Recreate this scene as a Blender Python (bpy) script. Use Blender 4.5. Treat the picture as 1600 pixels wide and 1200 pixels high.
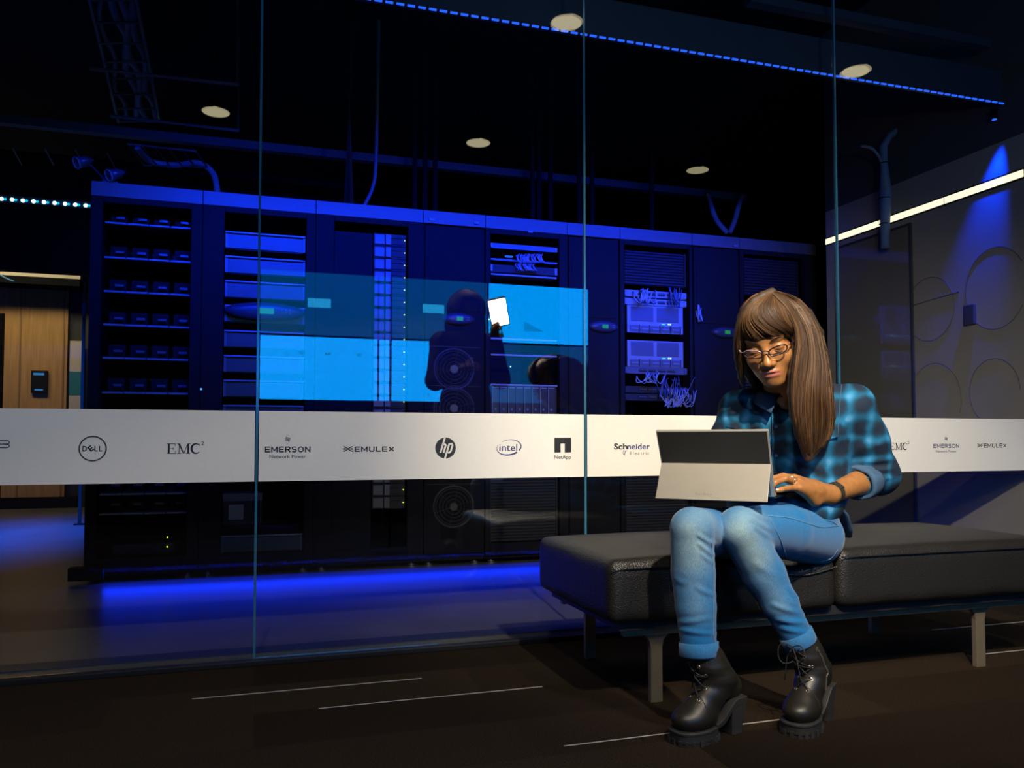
import bpy, math, random
import numpy as np
from mathutils import Vector, Matrix
random.seed(7); rng = np.random.default_rng(7)
for o in list(bpy.data.objects): bpy.data.objects.remove(o)
SC = bpy.context.scene; COL = SC.collection
R = math.radians

# ------------------------------------------------------------ camera
YAW, PIT, FPX, CX, CY = R(17.6), R(2.28), 1256.0, 800.0, 639.0
CAM = Vector((0, -2.757, .72))
cam = bpy.data.cameras.new('camera'); cam_o = bpy.data.objects.new('camera', cam); COL.objects.link(cam_o)
cam_o.location = CAM; cam_o.rotation_euler = (R(90) + PIT, 0, -YAW)
cam.sensor_width = 36; cam.lens = 36 * FPX / 1600; cam.shift_y = (CY - 600) / 1600; cam.shift_x = 0
cam.clip_start = .02
SC.camera = cam_o
VF = Vector((math.sin(YAW) * math.cos(PIT), math.cos(YAW) * math.cos(PIT), math.sin(PIT)))
VR = Vector((math.cos(YAW), -math.sin(YAW), 0)); VU = VR.cross(VF)
def ray(px, py): return VF + VR * ((px - CX) / FPX) - VU * ((py - CY) / FPX)
def aty(px, py, Y): r = ray(px, py); return CAM + r * ((Y - CAM.y) / r.y)
def atx(px, py, X): r = ray(px, py); return CAM + r * ((X - CAM.x) / r.x)
def atz(px, py, Z): r = ray(px, py); return CAM + r * ((Z - CAM.z) / r.z)
def atd(px, py, d): return CAM + ray(px, py) * d          # d = distance along the view axis

# ------------------------------------------------------------ world, exposure, lights
SC.view_settings.view_transform = 'Standard'; SC.view_settings.look = 'None'
SC.view_settings.exposure = 0; SC.view_settings.gamma = 1; SC.view_settings.use_curve_mapping = False
W = bpy.data.worlds.new('world'); SC.world = W; W.use_nodes = True
W.node_tree.nodes['Background'].inputs[0].default_value = (.01, .02, .05, 1)
W.node_tree.nodes['Background'].inputs[1].default_value = .05
def area(name, loc, to, sx, sy, power, col, spread=180):
    l = bpy.data.lights.new(name, 'AREA'); l.shape = 'RECTANGLE'; l.size = sx; l.size_y = sy
    l.energy = power; l.color = col; l.spread = R(spread)
    o = bpy.data.objects.new(name, l); COL.objects.link(o); o.location = loc
    o.rotation_euler = (Vector(to) - Vector(loc)).to_track_quat('-Z', 'Y').to_euler(); return o
BLUE = (.002, .028, 1.0)
area('blue_strip_light', (1.15, .13, 2.315), (1.15, 1.8, 1.76), 3.5, .006, 60, BLUE, 62)
area('rack_underglow_light', (1.35, 1.76, .062), (1.35, 1.70, 0), 4.3, .03, 7, (.004, .03, 1.0))
area('back_strip_light', (-2.3, 3.96, 2.10), (-2.2, 3.9, 0), 2.6, .04, 110, (.0, .10, 1.0), 75)
area('corridor_light', (-2.6, 5.8, 3.1), (-2.4, 6.8, 1.2), 1.6, .3, 30, (1.0, .78, .45))
kl = bpy.data.lights.new('added_key_light', 'SPOT'); kl.energy = 390; kl.color = (1.0, .86, .64); kl.spot_size = R(68); kl.spot_blend = 1; kl.shadow_soft_size = .03  # added key lamp, unseen, lights the figure and the band
klo = bpy.data.objects.new('added_key_light', kl); COL.objects.link(klo); klo.location = (.86, -2.40, 1.98)
klo.rotation_euler = (Vector((1.80, -.35, .75)) - Vector(klo.location)).to_track_quat('-Z', 'Y').to_euler()
sp = bpy.data.lights.new('wall_spot_light', 'SPOT'); sp.energy = 190; sp.color = (.0, .03, 1); sp.spot_size = R(36); sp.spot_blend = 1; sp.shadow_soft_size = .01
spo = bpy.data.objects.new('wall_spot_light', sp); COL.objects.link(spo); spo.location = (3.345, .13, 2.26)
spo.rotation_euler = (Vector((3.42, .40, 1.3)) - Vector(spo.location)).to_track_quat('-Z', 'Y').to_euler()

bs = bpy.data.lights.new('added_rack_light', 'SPOT'); bs.energy = 330; bs.color = (.0, .045, 1); bs.spot_size = R(25); bs.spot_blend = .8; bs.shadow_soft_size = .012  # added lamp, unseen, brightens one rack in blue
bso = bpy.data.objects.new('added_rack_light', bs); COL.objects.link(bso); bso.location = (2.62, .42, 2.78)
bso.rotation_euler = (Vector((2.42, 1.8, 1.34)) - Vector(bso.location)).to_track_quat('-Z', 'Y').to_euler()

for nm_, (lx_, ly_), pw_ in (('added_downlight_left', (-.285, -2.83), 160), ('added_downlight_middle', (1.517, -2.84), 120)):  # added fill lamps behind the camera, raising the band's brightness
    dl_ = bpy.data.lights.new(nm_, 'SPOT'); dl_.energy = pw_; dl_.color = (1, .88, .72); dl_.spot_size = R(120); dl_.spot_blend = .12; dl_.shadow_soft_size = .05
    do_ = bpy.data.objects.new(nm_, dl_); COL.objects.link(do_); do_.location = (lx_, ly_, 2.885)

# ------------------------------------------------------------ materials
MATS = {}
def mat(name, col, rough=.5, metal=0, emit=None, es=0, var=0, scale=30, bump=0, spec=.5, coat=0, sss=0):
    if name in MATS: return MATS[name]
    m = bpy.data.materials.new(name); m.use_nodes = True; nt = m.node_tree; b = nt.nodes['Principled BSDF']
    b.inputs['Base Color'].default_value = (*col, 1); b.inputs['Roughness'].default_value = rough
    b.inputs['Metallic'].default_value = metal; b.inputs['Specular IOR Level'].default_value = spec
    if coat: b.inputs['Coat Weight'].default_value = coat
    if sss:
        b.inputs['Subsurface Weight'].default_value = sss; b.inputs['Subsurface Radius'].default_value = (.01, .004, .002); b.inputs['Subsurface Scale'].default_value = .5
    if emit: b.inputs['Emission Color'].default_value = (*emit, 1); b.inputs['Emission Strength'].default_value = es
    if var or bump:
        tc = nt.nodes.new('ShaderNodeTexCoord'); n = nt.nodes.new('ShaderNodeTexNoise'); n.inputs['Scale'].default_value = scale; n.inputs['Detail'].default_value = 5
        nt.links.new(tc.outputs['Object'], n.inputs['Vector'])
        if var:
            mx = nt.nodes.new('ShaderNodeMix'); mx.data_type = 'RGBA'
            mx.inputs[6].default_value = (*[c * (1 - var) for c in col], 1); mx.inputs[7].default_value = (*[min(1, c * (1 + var)) for c in col], 1)
            nt.links.new(n.outputs['Fac'], mx.inputs[0]); nt.links.new(mx.outputs[2], b.inputs['Base Color'])
        if bump:
            bp = nt.nodes.new('ShaderNodeBump'); bp.inputs['Strength'].default_value = bump; bp.inputs['Distance'].default_value = .004
            nt.links.new(n.outputs['Fac'], bp.inputs['Height']); nt.links.new(bp.outputs[0], b.inputs['Normal'])
    MATS[name] = m; return m
def emis(name, col, s): return mat(name, (.02, .02, .02), .5, 0, col, s)
class NT:
    """small helper for node materials"""
    def __init__(s, name):
        s.m = bpy.data.materials.new(name); s.m.use_nodes = True; s.nt = s.m.node_tree; s.b = s.nt.nodes['Principled BSDF']; MATS[name] = s.m
    def n(s, t, **k):
        x = s.nt.nodes.new('ShaderNode' + t)
        for a, v in k.items(): setattr(x, a, v)
        return x
    def l(s, a, b): s.nt.links.new(a, b)
    def math(s, op, a, b=None, c=None):
        x = s.n('Math', operation=op)
        for i, v in enumerate((a, b, c)):
            if v is None: continue
            if isinstance(v, (int, float)): x.inputs[i].default_value = v
            else: s.l(v, x.inputs[i])
        return x.outputs[0]
    def ramp(s, f, pts):
        x = s.n('ValToRGB'); e = x.color_ramp.elements
        while len(e) < len(pts): e.new(.5)
        for i, (p, c) in enumerate(pts): e[i].position = p; e[i].color = (*c, 1)
        s.l(f, x.inputs[0]); return x.outputs[0]
    def mix(s, f, a, b, mode='MIX'):
        x = s.n('Mix', data_type='RGBA', blend_type=mode)
        for i, v in ((0, f), (6, a), (7, b)):
            if isinstance(v, (int, float)): x.inputs[i].default_value = v
            elif isinstance(v, tuple): x.inputs[i].default_value = (*v, 1)
            else: s.l(v, x.inputs[i])
        return x.outputs[2]

# ------------------------------------------------------------ mesh helpers
def tag(o, label=None, cat=None, group=None, kind=None):
    if label: o['label'] = label
    if cat: o['category'] = cat
    if group: o['group'] = group
    if kind: o['kind'] = kind
    return o
def link(name, me, parent=None, loc=(0, 0, 0)):
    o = bpy.data.objects.new(name, me); COL.objects.link(o); o.location = loc
    if parent: o.parent = parent
    return o
def empty(name, loc=(0, 0, 0), rz=0):
    o = bpy.data.objects.new(name, None); COL.objects.link(o); o.location = loc; o.rotation_euler = (0, 0, rz); o.empty_display_size = .05; return o
def frame_of(d, up=Vector((0, 0, 1))):
    d = Vector(d).normalized()
    if abs(d.dot(up)) > .98: up = Vector((1, 0, 0))
    a = d.cross(up).normalized(); return a, a.cross(d).normalized(), d
class MB:
    def __init__(s): s.v = []; s.f = []; s.M = None
    def add(s, vs, fs):
        k = len(s.v)
        for p in vs:
            p = Vector(p); s.v.append(tuple(s.M @ p) if s.M else tuple(p))
        s.f += [tuple(i + k for i in f) for f in fs]; return s
    def box(s, x0, x1, y0, y1, z0, z1):
        return s.add([(x, y, z) for x in (x0, x1) for y in (y0, y1) for z in (z0, z1)],
                     [(0, 1, 3, 2), (4, 6, 7, 5), (0, 4, 5, 1), (2, 3, 7, 6), (0, 2, 6, 4), (1, 5, 7, 3)])
    def cbox(s, c, sz): return s.box(c[0] - sz[0] / 2, c[0] + sz[0] / 2, c[1] - sz[1] / 2, c[1] + sz[1] / 2, c[2] - sz[2] / 2, c[2] + sz[2] / 2)
    def tube(s, pts, r, n=8, closed=False, flat=1.0):
        pts = [Vector(p) for p in pts]; m = len(pts)
        rs = r if isinstance(r, (list, tuple)) else [r] * m
        vs = []; ref = None
        for i, p in enumerate(pts):
            if closed: d = pts[(i + 1) % m] - pts[i - 1]
            else: d = pts[min(i + 1, m - 1)] - pts[max(i - 1, 0)]
            if d.length < 1e-9: d = Vector((0, 0, 1))
            d.normalize()
            if ref is None: a, b, _ = frame_of(d)
            else:
                a = ref - d * ref.dot(d)
                if a.length < 1e-6: a = frame_of(d)[0]
                a.normalize(); b = d.cross(a)
            ref = a
            for k in range(n):
                t = 2 * math.pi * k / n; vs.append(p + a * (rs[i] * math.cos(t)) + b * (rs[i] * flat * math.sin(t)))
        fs = []
        for i in range(m if closed else m - 1):
            j = (i + 1) % m
            for k in range(n): fs.append((i * n + k, i * n + (k + 1) % n, j * n + (k + 1) % n, j * n + k))
        if not closed: fs.append(tuple(range(n))[::-1]); fs.append(tuple((m - 1) * n + k for k in range(n)))
        return s.add(vs, fs)
    def cyl(s, p0, p1, r, r2=None, n=16): return s.tube([p0, p1], [r, r if r2 is None else r2], n)
    def ring(s, c, ax, R_, r, n=16, m=6):
        a, b, d = frame_of(ax); c = Vector(c)
        return s.tube([c + a * (R_ * math.cos(2 * math.pi * i / n)) + b * (R_ * math.sin(2 * math.pi * i / n)) for i in range(n)], r, m, True)
    def disc(s, c, ax, R_, th, n=24):
        a, b, d = frame_of(ax); c = Vector(c); return s.cyl(c - d * th / 2, c + d * th / 2, R_, n=n)
    def ell(s, c, rx, ry, rz, n=16, m=10, rot=None):
        vs = []; c = Vector(c)
        for i in range(m + 1):
            ph = math.pi * i / m
            for k in range(n):
                t = 2 * math.pi * k / n; p = Vector((rx * math.sin(ph) * math.cos(t), ry * math.sin(ph) * math.sin(t), rz * math.cos(ph)))
                if rot: p = rot @ p
                vs.append(c + p)
        return s.add(vs, [(i * n + k, (i + 1) * n + k, (i + 1) * n + (k + 1) % n, i * n + (k + 1) % n) for i in range(m) for k in range(n)])
    def prism(s, poly, y0, y1, f=lambda x, z, y: (x, y, z)):
        """poly in x,z extruded along y"""
        n = len(poly); vs = [f(x, z, y0) for x, z in poly] + [f(x, z, y1) for x, z in poly]
        return s.add(vs, [tuple(range(n)), tuple(range(2 * n - 1, n - 1, -1))] + [(i, i + n, (i + 1) % n + n, (i + 1) % n) for i in range(n)])
    def build(s, name, m, parent=None, off=None, bevel=0, smooth=False, seg=2):
        off = Vector(off) if off is not None else Vector((0, 0, 0))
        me = bpy.data.meshes.new(name); me.from_pydata([tuple(Vector(v) - off) for v in s.v], [], s.f); me.update()
        import bmesh
        bm = bmesh.new(); bm.from_mesh(me)
        bmesh.ops.remove_doubles(bm, verts=bm.verts, dist=1e-6); bmesh.ops.recalc_face_normals(bm, faces=bm.faces)
        if bevel: bmesh.ops.bevel(bm, geom=[e for e in bm.edges if e.is_manifold and e.calc_face_angle(0) > .6], offset=bevel, segments=seg, affect='EDGES', profile=.6, clamp_overlap=True)
        if smooth:
            for f in bm.faces: f.smooth = True
        bm.to_mesh(me); bm.free()
        if m: me.materials.append(m)
        return link(name, me, parent, off if parent is None else (0, 0, 0))
def text_mb(txt, h, bold=0., shear=0, space=1, width=None):
    """outline text as (verts, faces) lying in x,z, centred; capital height h"""
    c = bpy.data.curves.new('t', 'FONT'); c.body = txt; c.size = 1; c.align_x = 'CENTER'; c.offset = bold; c.shear = shear; c.space_character = space; c.resolution_u = 3; c.fill_mode = 'BOTH'
    o = bpy.data.objects.new('t', c); COL.objects.link(o); dg = bpy.context.evaluated_depsgraph_get(); dg.update()
    me = bpy.data.meshes.new_from_object(o.evaluated_get(dg)); co = np.array([v.co[:] for v in me.vertices]) if len(me.vertices) else np.zeros((0, 3)); fs = [tuple(p.vertices) for p in me.polygons]
    bpy.data.objects.remove(o); bpy.data.curves.remove(c); bpy.data.meshes.remove(me)
    k = h / .7; co = co * k
    co[:, 0] -= (co[:, 0].min() + co[:, 0].max()) / 2
    if width: co[:, 0] *= width / (co[:, 0].max() - co[:, 0].min())
    return co, fs
# ============================================================ THE SETTING
m_carpet = NT('carpet'); t = m_carpet
tc = t.n('TexCoord'); sx = t.n('SeparateXYZ'); t.l(tc.outputs['Object'], sx.inputs[0])
br = t.n('TexBrick'); br.offset = .37; br.inputs['Scale'].default_value = 1; br.inputs['Brick Width'].default_value = 1.0; br.inputs['Row Height'].default_value = .25
br.inputs['Mortar Size'].default_value = 0; br.inputs['Color1'].default_value = (.014, .009, .0055, 1); br.inputs['Color2'].default_value = (.038, .027, .017, 1); br.inputs['Bias'].default_value = -.35
t.l(tc.outputs['Object'], br.inputs['Vector'])
no = t.n('TexNoise'); no.inputs['Scale'].default_value = 260; no.inputs['Detail'].default_value = 2; t.l(tc.outputs['Object'], no.inputs['Vector'])
fb = t.ramp(no.outputs['Fac'], [(.32, (.35, .35, .35)), (.7, (1.5, 1.4, 1.3))])
t.l(t.mix(1, br.outputs['Color'], fb, 'MULTIPLY'), t.b.inputs['Base Color']); t.b.inputs['Roughness'].default_value = .95; t.b.inputs['Specular IOR Level'].default_value = .1
bp = t.n('Bump'); bp.inputs['Strength'].default_value = .7; bp.inputs['Distance'].default_value = .004; t.l(no.outputs['Fac'], bp.inputs['Height']); t.l(bp.outputs[0], t.b.inputs['Normal'])
MC = t.m
t = NT('polished_concrete'); tc = t.n('TexCoord')
no = t.n('TexNoise'); no.inputs['Scale'].default_value = 2.2; no.inputs['Detail'].default_value = 8; t.l(tc.outputs['Object'], no.inputs['Vector'])
t.l(t.ramp(no.outputs['Fac'], [(.3, (.085, .085, .085)), (.7, (.13, .127, .122))]), t.b.inputs['Base Color'])
t.b.inputs['Roughness'].default_value = .32; MCON = t.m
t = NT('wood_veneer'); tc = t.n('TexCoord'); mp = t.n('Mapping'); mp.inputs['Scale'].default_value = (9, 9, .5); t.l(tc.outputs['Object'], mp.inputs[0])
no = t.n('TexNoise'); no.inputs['Scale'].default_value = 5; no.inputs['Detail'].default_value = 6; t.l(mp.outputs[0], no.inputs['Vector'])
t.l(t.ramp(no.outputs['Fac'], [(.3, (.42, .24, .08)), (.7, (.60, .36, .13))]), t.b.inputs['Base Color']); t.b.inputs['Roughness'].default_value = .45; MWOOD = t.m
M_dark = mat('dark_paint', (.005, .006, .008), .9, var=.2, spec=.1)
M_black = mat('black_metal', (.010, .011, .014), .5, .1, var=.2, spec=.3)
M_wallg = mat('grey_plaster', (.30, .27, .22), .5, var=.12, scale=6, bump=.15)
M_beige = mat('beige_paint', (.55, .52, .42), .7, var=.06)
M_cap = mat('pale_grey_panel', (.085, .085, .10), .5, var=.05, scale=8)
M_steel = mat('blue_grey_steel', (.03, .05, .08), .45, .3, var=.15, scale=12)

def struct(mb, name, m, parent=None, **k):
    o = mb.build(name, m, parent, **k)
    if parent is None: o['kind'] = 'structure'
    return o
struct(MB().box(-6, 6, -4.9, 0, -.1, 0), 'floor', MC)
struct(MB().box(-6, 6, 0, 9, -.1, 0), 'floor_server_room', MCON)
struct(MB().box(-6, 6, -4.9, 9, 3.3, 3.4), 'ceiling', M_dark)
struct(MB().box(-6, 6, -5.0, -4.9, 0, 3.3), 'wall_back', M_dark)
struct(MB().box(-6.1, -6, -4.9, 9, 0, 3.3), 'wall_left', M_dark)
struct(MB().box(6, 6.1, -4.9, 9, 0, 3.3), 'wall_right', M_dark)
struct(MB().box(-6, 6, 9, 9.1, 0, 3.3), 'wall_far', M_dark)
# side wall of the server room
struct(MB().box(3.4, 3.52, .03, 1.424, 0, 2.16), 'wall_side', M_wallg)
struct(MB().box(3.4, 3.52, .03, 1.424, 2.16, 3.3), 'wall_side_upper', mat('dark_plaster', (.05, .05, .05), .8))
# floor trims; the first is a dark strip painting in the band's shadow
struct(MB().box(-6, 3.4, .125, .215, 0, .004), 'trim_1', mat('painted_band_shadow', (.03, .04, .07), .4))  # trim_1 is no real trim, it stands in for the band's cast shadow
tr = struct(MB().box(-6, 6, -.03, -.002, 0, .018), 'trim_2', M_black, bevel=.003)
# carpet accent threads
M_thr = mat('pale_thread', (.45, .42, .38), .8, var=.3, scale=120)
mbt = MB()
for (x0, x1, y) in ((-.164, .485, -.32), (.167, .807, -.508), (.70, 1.42, -.957), (2.46, 2.95, -.292), (2.36, 2.8, -.62), (-1.6, -.9, -.75)):
    mbt.box(x0, x1, y - .0016, y + .0016, 0, .0012)
struct(mbt, 'trim_3', M_thr)

# glass wall
t = NT('clear_glass'); nt = t.nt; nt.nodes.remove(t.b); out = nt.nodes['Material Output']
tr_ = t.n('BsdfTransparent'); tr_.inputs[0].default_value = (.95, .97, .98, 1); gl = t.n('BsdfGlossy'); gl.inputs['Roughness'].default_value = 0; gl.inputs[0].default_value = (1, 1, 1, 1)
ge = t.n('NewGeometry'); dt = t.n('VectorMath', operation='DOT_PRODUCT'); t.l(ge.outputs['Normal'], dt.inputs[0]); t.l(ge.outputs['Incoming'], dt.inputs[1])
cs = t.math('ABSOLUTE', dt.outputs['Value']); f_ = t.math('MULTIPLY_ADD', t.math('POWER', t.math('SUBTRACT', 1, cs), 5), .94, .06); mixs = t.n('MixShader')
t.l(f_, mixs.inputs[0]); t.l(tr_.outputs[0], mixs.inputs[1]); t.l(gl.outputs[0], mixs.inputs[2]); t.l(mixs.outputs[0], out.inputs[0]); MGLASS = t.m
M_film = mat('white_vinyl', (.80, .79, .76), .55, var=.03, scale=60)
M_ink = mat('black_ink', (.006, .007, .012), .5); M_inkb = mat('blue_ink', (.01, .02, .16), .5); M_gry = mat('grey_ink', (.10, .10, .11), .5); M_goldi = mat('bronze_ink', (.20, .12, .03), .5)
M_edge = mat('glass_edge', (.05, .20, .32), .16, .3, spec=.8)
JX = [-2.32, -1.16, 0, 1.16, 2.30, 3.40]
panes = []
for i in range(5):
    p = struct(MB().box(JX[i] + .004, JX[i + 1] - .004, 0, .010, .016, 3.3), 'window_%d' % (i + 1), MGLASS)
    band = MB().box(JX[i] + .0065, JX[i + 1] - .0065, -.0010, -.0002, .588, .818).build('frosted_band', M_film, p)
    band['label'] = 'white band stuck across the glass with printed marks'
    panes.append((p, band))
    if 0 < i: struct(MB().box(JX[i] - .0038, JX[i] + .0038, .0005, .0095, .016, 3.3), 'trim_%d' % (20 + i), M_edge)
def pane_of(x):
    for i in range(5):
        if JX[i] <= x < JX[i + 1]: return panes[i][1]
YL = -.0016
def L(px, py):
    p = aty(px, py, 0); return p.x, p.z
def put(mb, co, fs, x, z, th=.0006):
    vs = [(x + c[0], YL, z + c[1]) for c in co]
    mb.add(vs, fs); return mb
def logo_build(mb, x, m, lab):
    o = mb.build('printed_mark', m, pane_of(x)); o['label'] = lab; return o
def ribbon(mb, pts, w, n=None, wf=None):
    """flat stroke in the x,z plane along pts"""
    m = len(pts); vs = []
    for i in range(m):
        a = pts[max(i - 1, 0)]; b = pts[min(i + 1, m - 1)]; dx, dz = b[0] - a[0], b[1] - a[1]; l = math.hypot(dx, dz) or 1
        ww = (w if wf is None else wf(i / (m - 1))) / 2
        vs += [(pts[i][0] - dz / l * ww, YL, pts[i][1] + dx / l * ww), (pts[i][0] + dz / l * ww, YL, pts[i][1] - dx / l * ww)]
    mb.add(vs, [(2 * i, 2 * i + 1, 2 * i + 3, 2 * i + 2) for i in range(m - 1)])
def poly(mb, pts): mb.add([(x, YL, z) for x, z in pts], [tuple(range(len(pts)))])
def arcpts(cx, cz, rx, rz, a0, a1, n=40, rot=0):
    c, s_ = math.cos(R(rot)), math.sin(R(rot)); r = []
    for i in range(n + 1):
        a = R(a0 + (a1 - a0) * i / n); x, z = rx * math.cos(a), rz * math.sin(a); r.append((cx + x * c - z * s_, cz + x * s_ + z * c))
    return r
def serif(mb, x, z, h, w):
    """E M C and a raised 2 with serifs; x,z = left base, w = total width"""
    k = w / 3.35; s_ = .155 * h; th = .06 * h
    def rect(a, b, c, d): poly(mb, [(x + a, z + c), (x + b, z + c), (x + b, z + d), (x + a, z + d)])
    def E(u, W_):
        rect(u + .08 * W_, u + .08 * W_ + 1.2 * s_, 0, h); rect(u, u + .9 * W_, h - th, h); rect(u, u + .9 * W_, 0, th); rect(u + .2 * W_, u + .7 * W_, .5 * h - th / 2, .5 * h + th / 2)
        rect(u + .9 * W_ - th, u + .9 * W_, h - .24 * h, h); rect(u + .93 * W_ - th, u + .93 * W_, 0, .27 * h); rect(u + .7 * W_ - th, u + .7 * W_, .38 * h, .62 * h)
    E(0, .86 * k)
    u = .92 * k; W_ = 1.2 * k
    rect(u + .13 * W_, u + .13 * W_ + .5 * s_, 0, h); rect(u + .78 * W_, u + .78 * W_ + 1.2 * s_, 0, h)
    poly(mb, [(x + u + .05 * W_, z + h), (x + u + .05 * W_ + 1.3 * s_, z + h), (x + u + .52 * W_ + .2 * s_, z), (x + u + .52 * W_ - .4 * s_, z)])
    poly(mb, [(x + u + .52 * W_ - .3 * s_, z), (x + u + .52 * W_ + .2 * s_, z), (x + u + .84 * W_, z + h), (x + u + .84 * W_ - .4 * s_, z + h)])
    rect(u, u + .3 * W_, 0, th); rect(u + .68 * W_, u + 1.02 * W_, 0, th); rect(u, u + .2 * W_, h - th, h); rect(u + .82 * W_, u + 1.02 * W_, h - th, h)
    cx, cz = x + 2.66 * k, z + h / 2
    ribbon(mb, arcpts(cx, cz, .42 * k, .47 * h, 42, 318, 30), s_, wf=lambda t_: s_ * (.35 + .95 * math.sin(math.pi * t_)))
    poly(mb, [(cx + .32 * k, cz + .24 * h), (cx + .36 * k, cz + .24 * h), (cx + .37 * k, cz + .5 * h), (cx + .33 * k, cz + .5 * h)])
    co, fs = text_mb('2', h * .38, .01); put(mb, co, fs, x + 3.27 * k, z + .85 * h)
def diamond(mb, cx, cz, s_, frame=True):
    for k in (-1, 0, 1):
        zc = cz + k * s_ * .36
        ribbon(mb, [(cx - s_ * .55 + .06 * k * s_, zc + .02 * s_ + .22 * s_), (cx - .1 * s_, zc + .06 * s_), (cx + s_ * .1, zc), (cx + s_ * .55 + .06 * k * s_, zc - .18 * s_)], s_ * .22)
    if frame:
        q = [(cx - .12 * s_ + .15 * s_, cz + 1.35 * s_), (cx + .75 * s_, cz + .15 * s_), (cx, cz - 1.3 * s_), (cx - .72 * s_, cz - .1 * s_)]
        for i in range(4): ribbon(mb, [q[i], q[(i + 1) % 4]], s_ * .035)
def emulex_mark(mb, x0, z, h):
    for sgn in (1, -1):
        ribbon(mb, [(x0 + (i / 12) * h * 1.75, z + sgn * h * .42 * math.cos(math.pi * i / 12)) for i in range(13)], h * .18)
        for a, b in ((0, .42), (1.33, 1.75)):
            ribbon(mb, [(x0 + a * h, z + sgn * .12 * h), (x0 + b * h, z + sgn * (.12 if 0 else .10) * h)], h * .10)
def marks_set_emc(pxl, pxr, pyb, pyt, lab):
    mb = MB(); x0, z0 = L(pxl, pyb); x1, z1 = L(pxr, pyt); serif(mb, x0, z0, z1 - z0, x1 - x0); logo_build(mb, x0, M_ink, lab)
def mark_text(mb, txt, pxl, pxr, pyb, pyt, **k):
    x0, z0 = L(pxl, pyb); x1, z1 = L(pxr, pyt); co, fs = text_mb(txt, z1 - z0, width=x1 - x0, **k)
    put(mb, co, fs, (x0 + x1) / 2, z0); return (x0 + x1) / 2
def caps(mb, txt, pxl, pxr, pyb, pyt, sw=.20):
    """wide sans capitals drawn as strokes"""
    G_ = {'E': (.78, [[(0, 0), (0, 1)], [(0, 1), (1, 1)], [(0, .5), (.9, .5)], [(0, 0), (1, 0)]]), 'M': (1.05, [[(0, 0), (0, 1)], [(1, 0), (1, 1)], [(0, 1), (.5, .25), (1, 1)]]),
          'R': (.82, [[(0, 0), (0, 1)], [(0, 1), (.75, 1), (1, .85), (1, .62), (.75, .48), (0, .48)], [(.55, .48), (1, 0)]]), 'S': (.80, [[(1, .92), (.8, 1), (.2, 1), (0, .85), (0, .65), (.2, .53), (.8, .47), (1, .35), (1, .15), (.8, 0), (.2, 0), (0, .08)]]),
          'O': (.95, [[(.3, 1), (.7, 1), (1, .75), (1, .25), (.7, 0), (.3, 0), (0, .25), (0, .75), (.3, 1), (.7, 1)]]), 'N': (.9, [[(0, 0), (0, 1)], [(0, 1), (1, 0)], [(1, 0), (1, 1)]]),
          'U': (.88, [[(0, 1), (0, .25), (.2, 0), (.8, 0), (1, .25), (1, 1)]]), 'L': (.72, [[(0, 1), (0, 0)], [(0, 0), (1, 0)]]), 'X': (.95, [[(0, 0), (1, 1)], [(0, 1), (1, 0)]])}
    x0, z0 = L(pxl, pyb); x1, z1 = L(pxr, pyt); h = z1 - z0; w = sw * h; gap = .28
    k = (x1 - x0) / (h * (sum(G_[c][0] + sw + gap for c in txt) - gap)); x = x0
    for c in txt:
        gw = G_[c][0] * h * k
        for pl in G_[c][1]:
            q = [(x + w * k / 2 + a * gw, z0 + w / 2 + b * (h - w)) for a, b in pl]; ribbon(mb, q, w)
            for a, b in q: poly(mb, [(a - w / 2, b - w / 2), (a + w / 2, b - w / 2), (a + w / 2, b + w / 2), (a - w / 2, b + w / 2)]) if c not in 'XSO' else None
        x += gw + (sw + gap) * h * k
    return (x0 + x1) / 2
# far left fragment of a looped mark
mb = MB(); x, z = L(4, 694); r_ = .0085
for s_ in (1, -1):
    ribbon(mb, arcpts(x + .008, z + s_ * r_ * .62, r_ * 1.25, r_ * .62, 90 * s_, -90 * s_ + 0 if s_ > 0 else 90, 14), .0034) if s_ > 0 else ribbon(mb, arcpts(x + .008, z - r_ * .62, r_ * 1.25, r_ * .62, 90, -90, 14), .0034)
    ribbon(mb, [(x - .03, z + s_ * r_ * 1.24), (x + .008, z + s_ * r_ * 1.24)], .0034)
ribbon(mb, [(x - .02, z + r_ * 1.1), (x - .002, z), (x - .02, z - r_ * 1.1)], .0034); ribbon(mb, [(x - .002, z), (x + .010, z)], .0034)
logo_build(mb, x, M_gry, 'grey looped mark at the left edge of the band')
# round computer maker mark
mb = MB(); x, z = L(145, 701); rr = L(166, 701)[0] - x
ribbon(mb, arcpts(x, z, rr, rr, 0, 360, 60), .0040)
for ch, dx, w_ in (('D', -.57, .34), ('L', .24, .26), ('L', .56, .26)):
    co, fs = text_mb(ch, rr * .44, .03, width=rr * w_); put(mb, co, fs, x + dx * rr * 1.04, z - rr * .22)
a = R(38); co, fs = text_mb('E', rr * .44, .03, width=rr * .34)
co2 = co.copy(); co2[:, 1] -= rr * .22; c2 = co2.copy(); c2[:, 0] = co2[:, 0] * math.cos(a) - co2[:, 1] * math.sin(a); c2[:, 1] = co2[:, 0] * math.sin(a) + co2[:, 1] * math.cos(a)
put(mb, c2, fs, x - .14 * rr, z + rr * .02)
logo_build(mb, x, M_ink, 'black ring with four slanted letters inside')
marks_set_emc(261, 318, 709, 693, 'black serif letters with a small raised two')
# network power mark
mb = MB(); x = caps(mb, 'EMERSON', 414, 485, 707, 697.5); mark_text(mb, 'Network Power', 421, 478, 716, 710.5, bold=.008)
xx, zz = L(449.5, 686.5); diamond(mb, xx, zz, .0125); logo_build(mb, x, M_ink, 'striped diamond above two lines of lettering')
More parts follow.
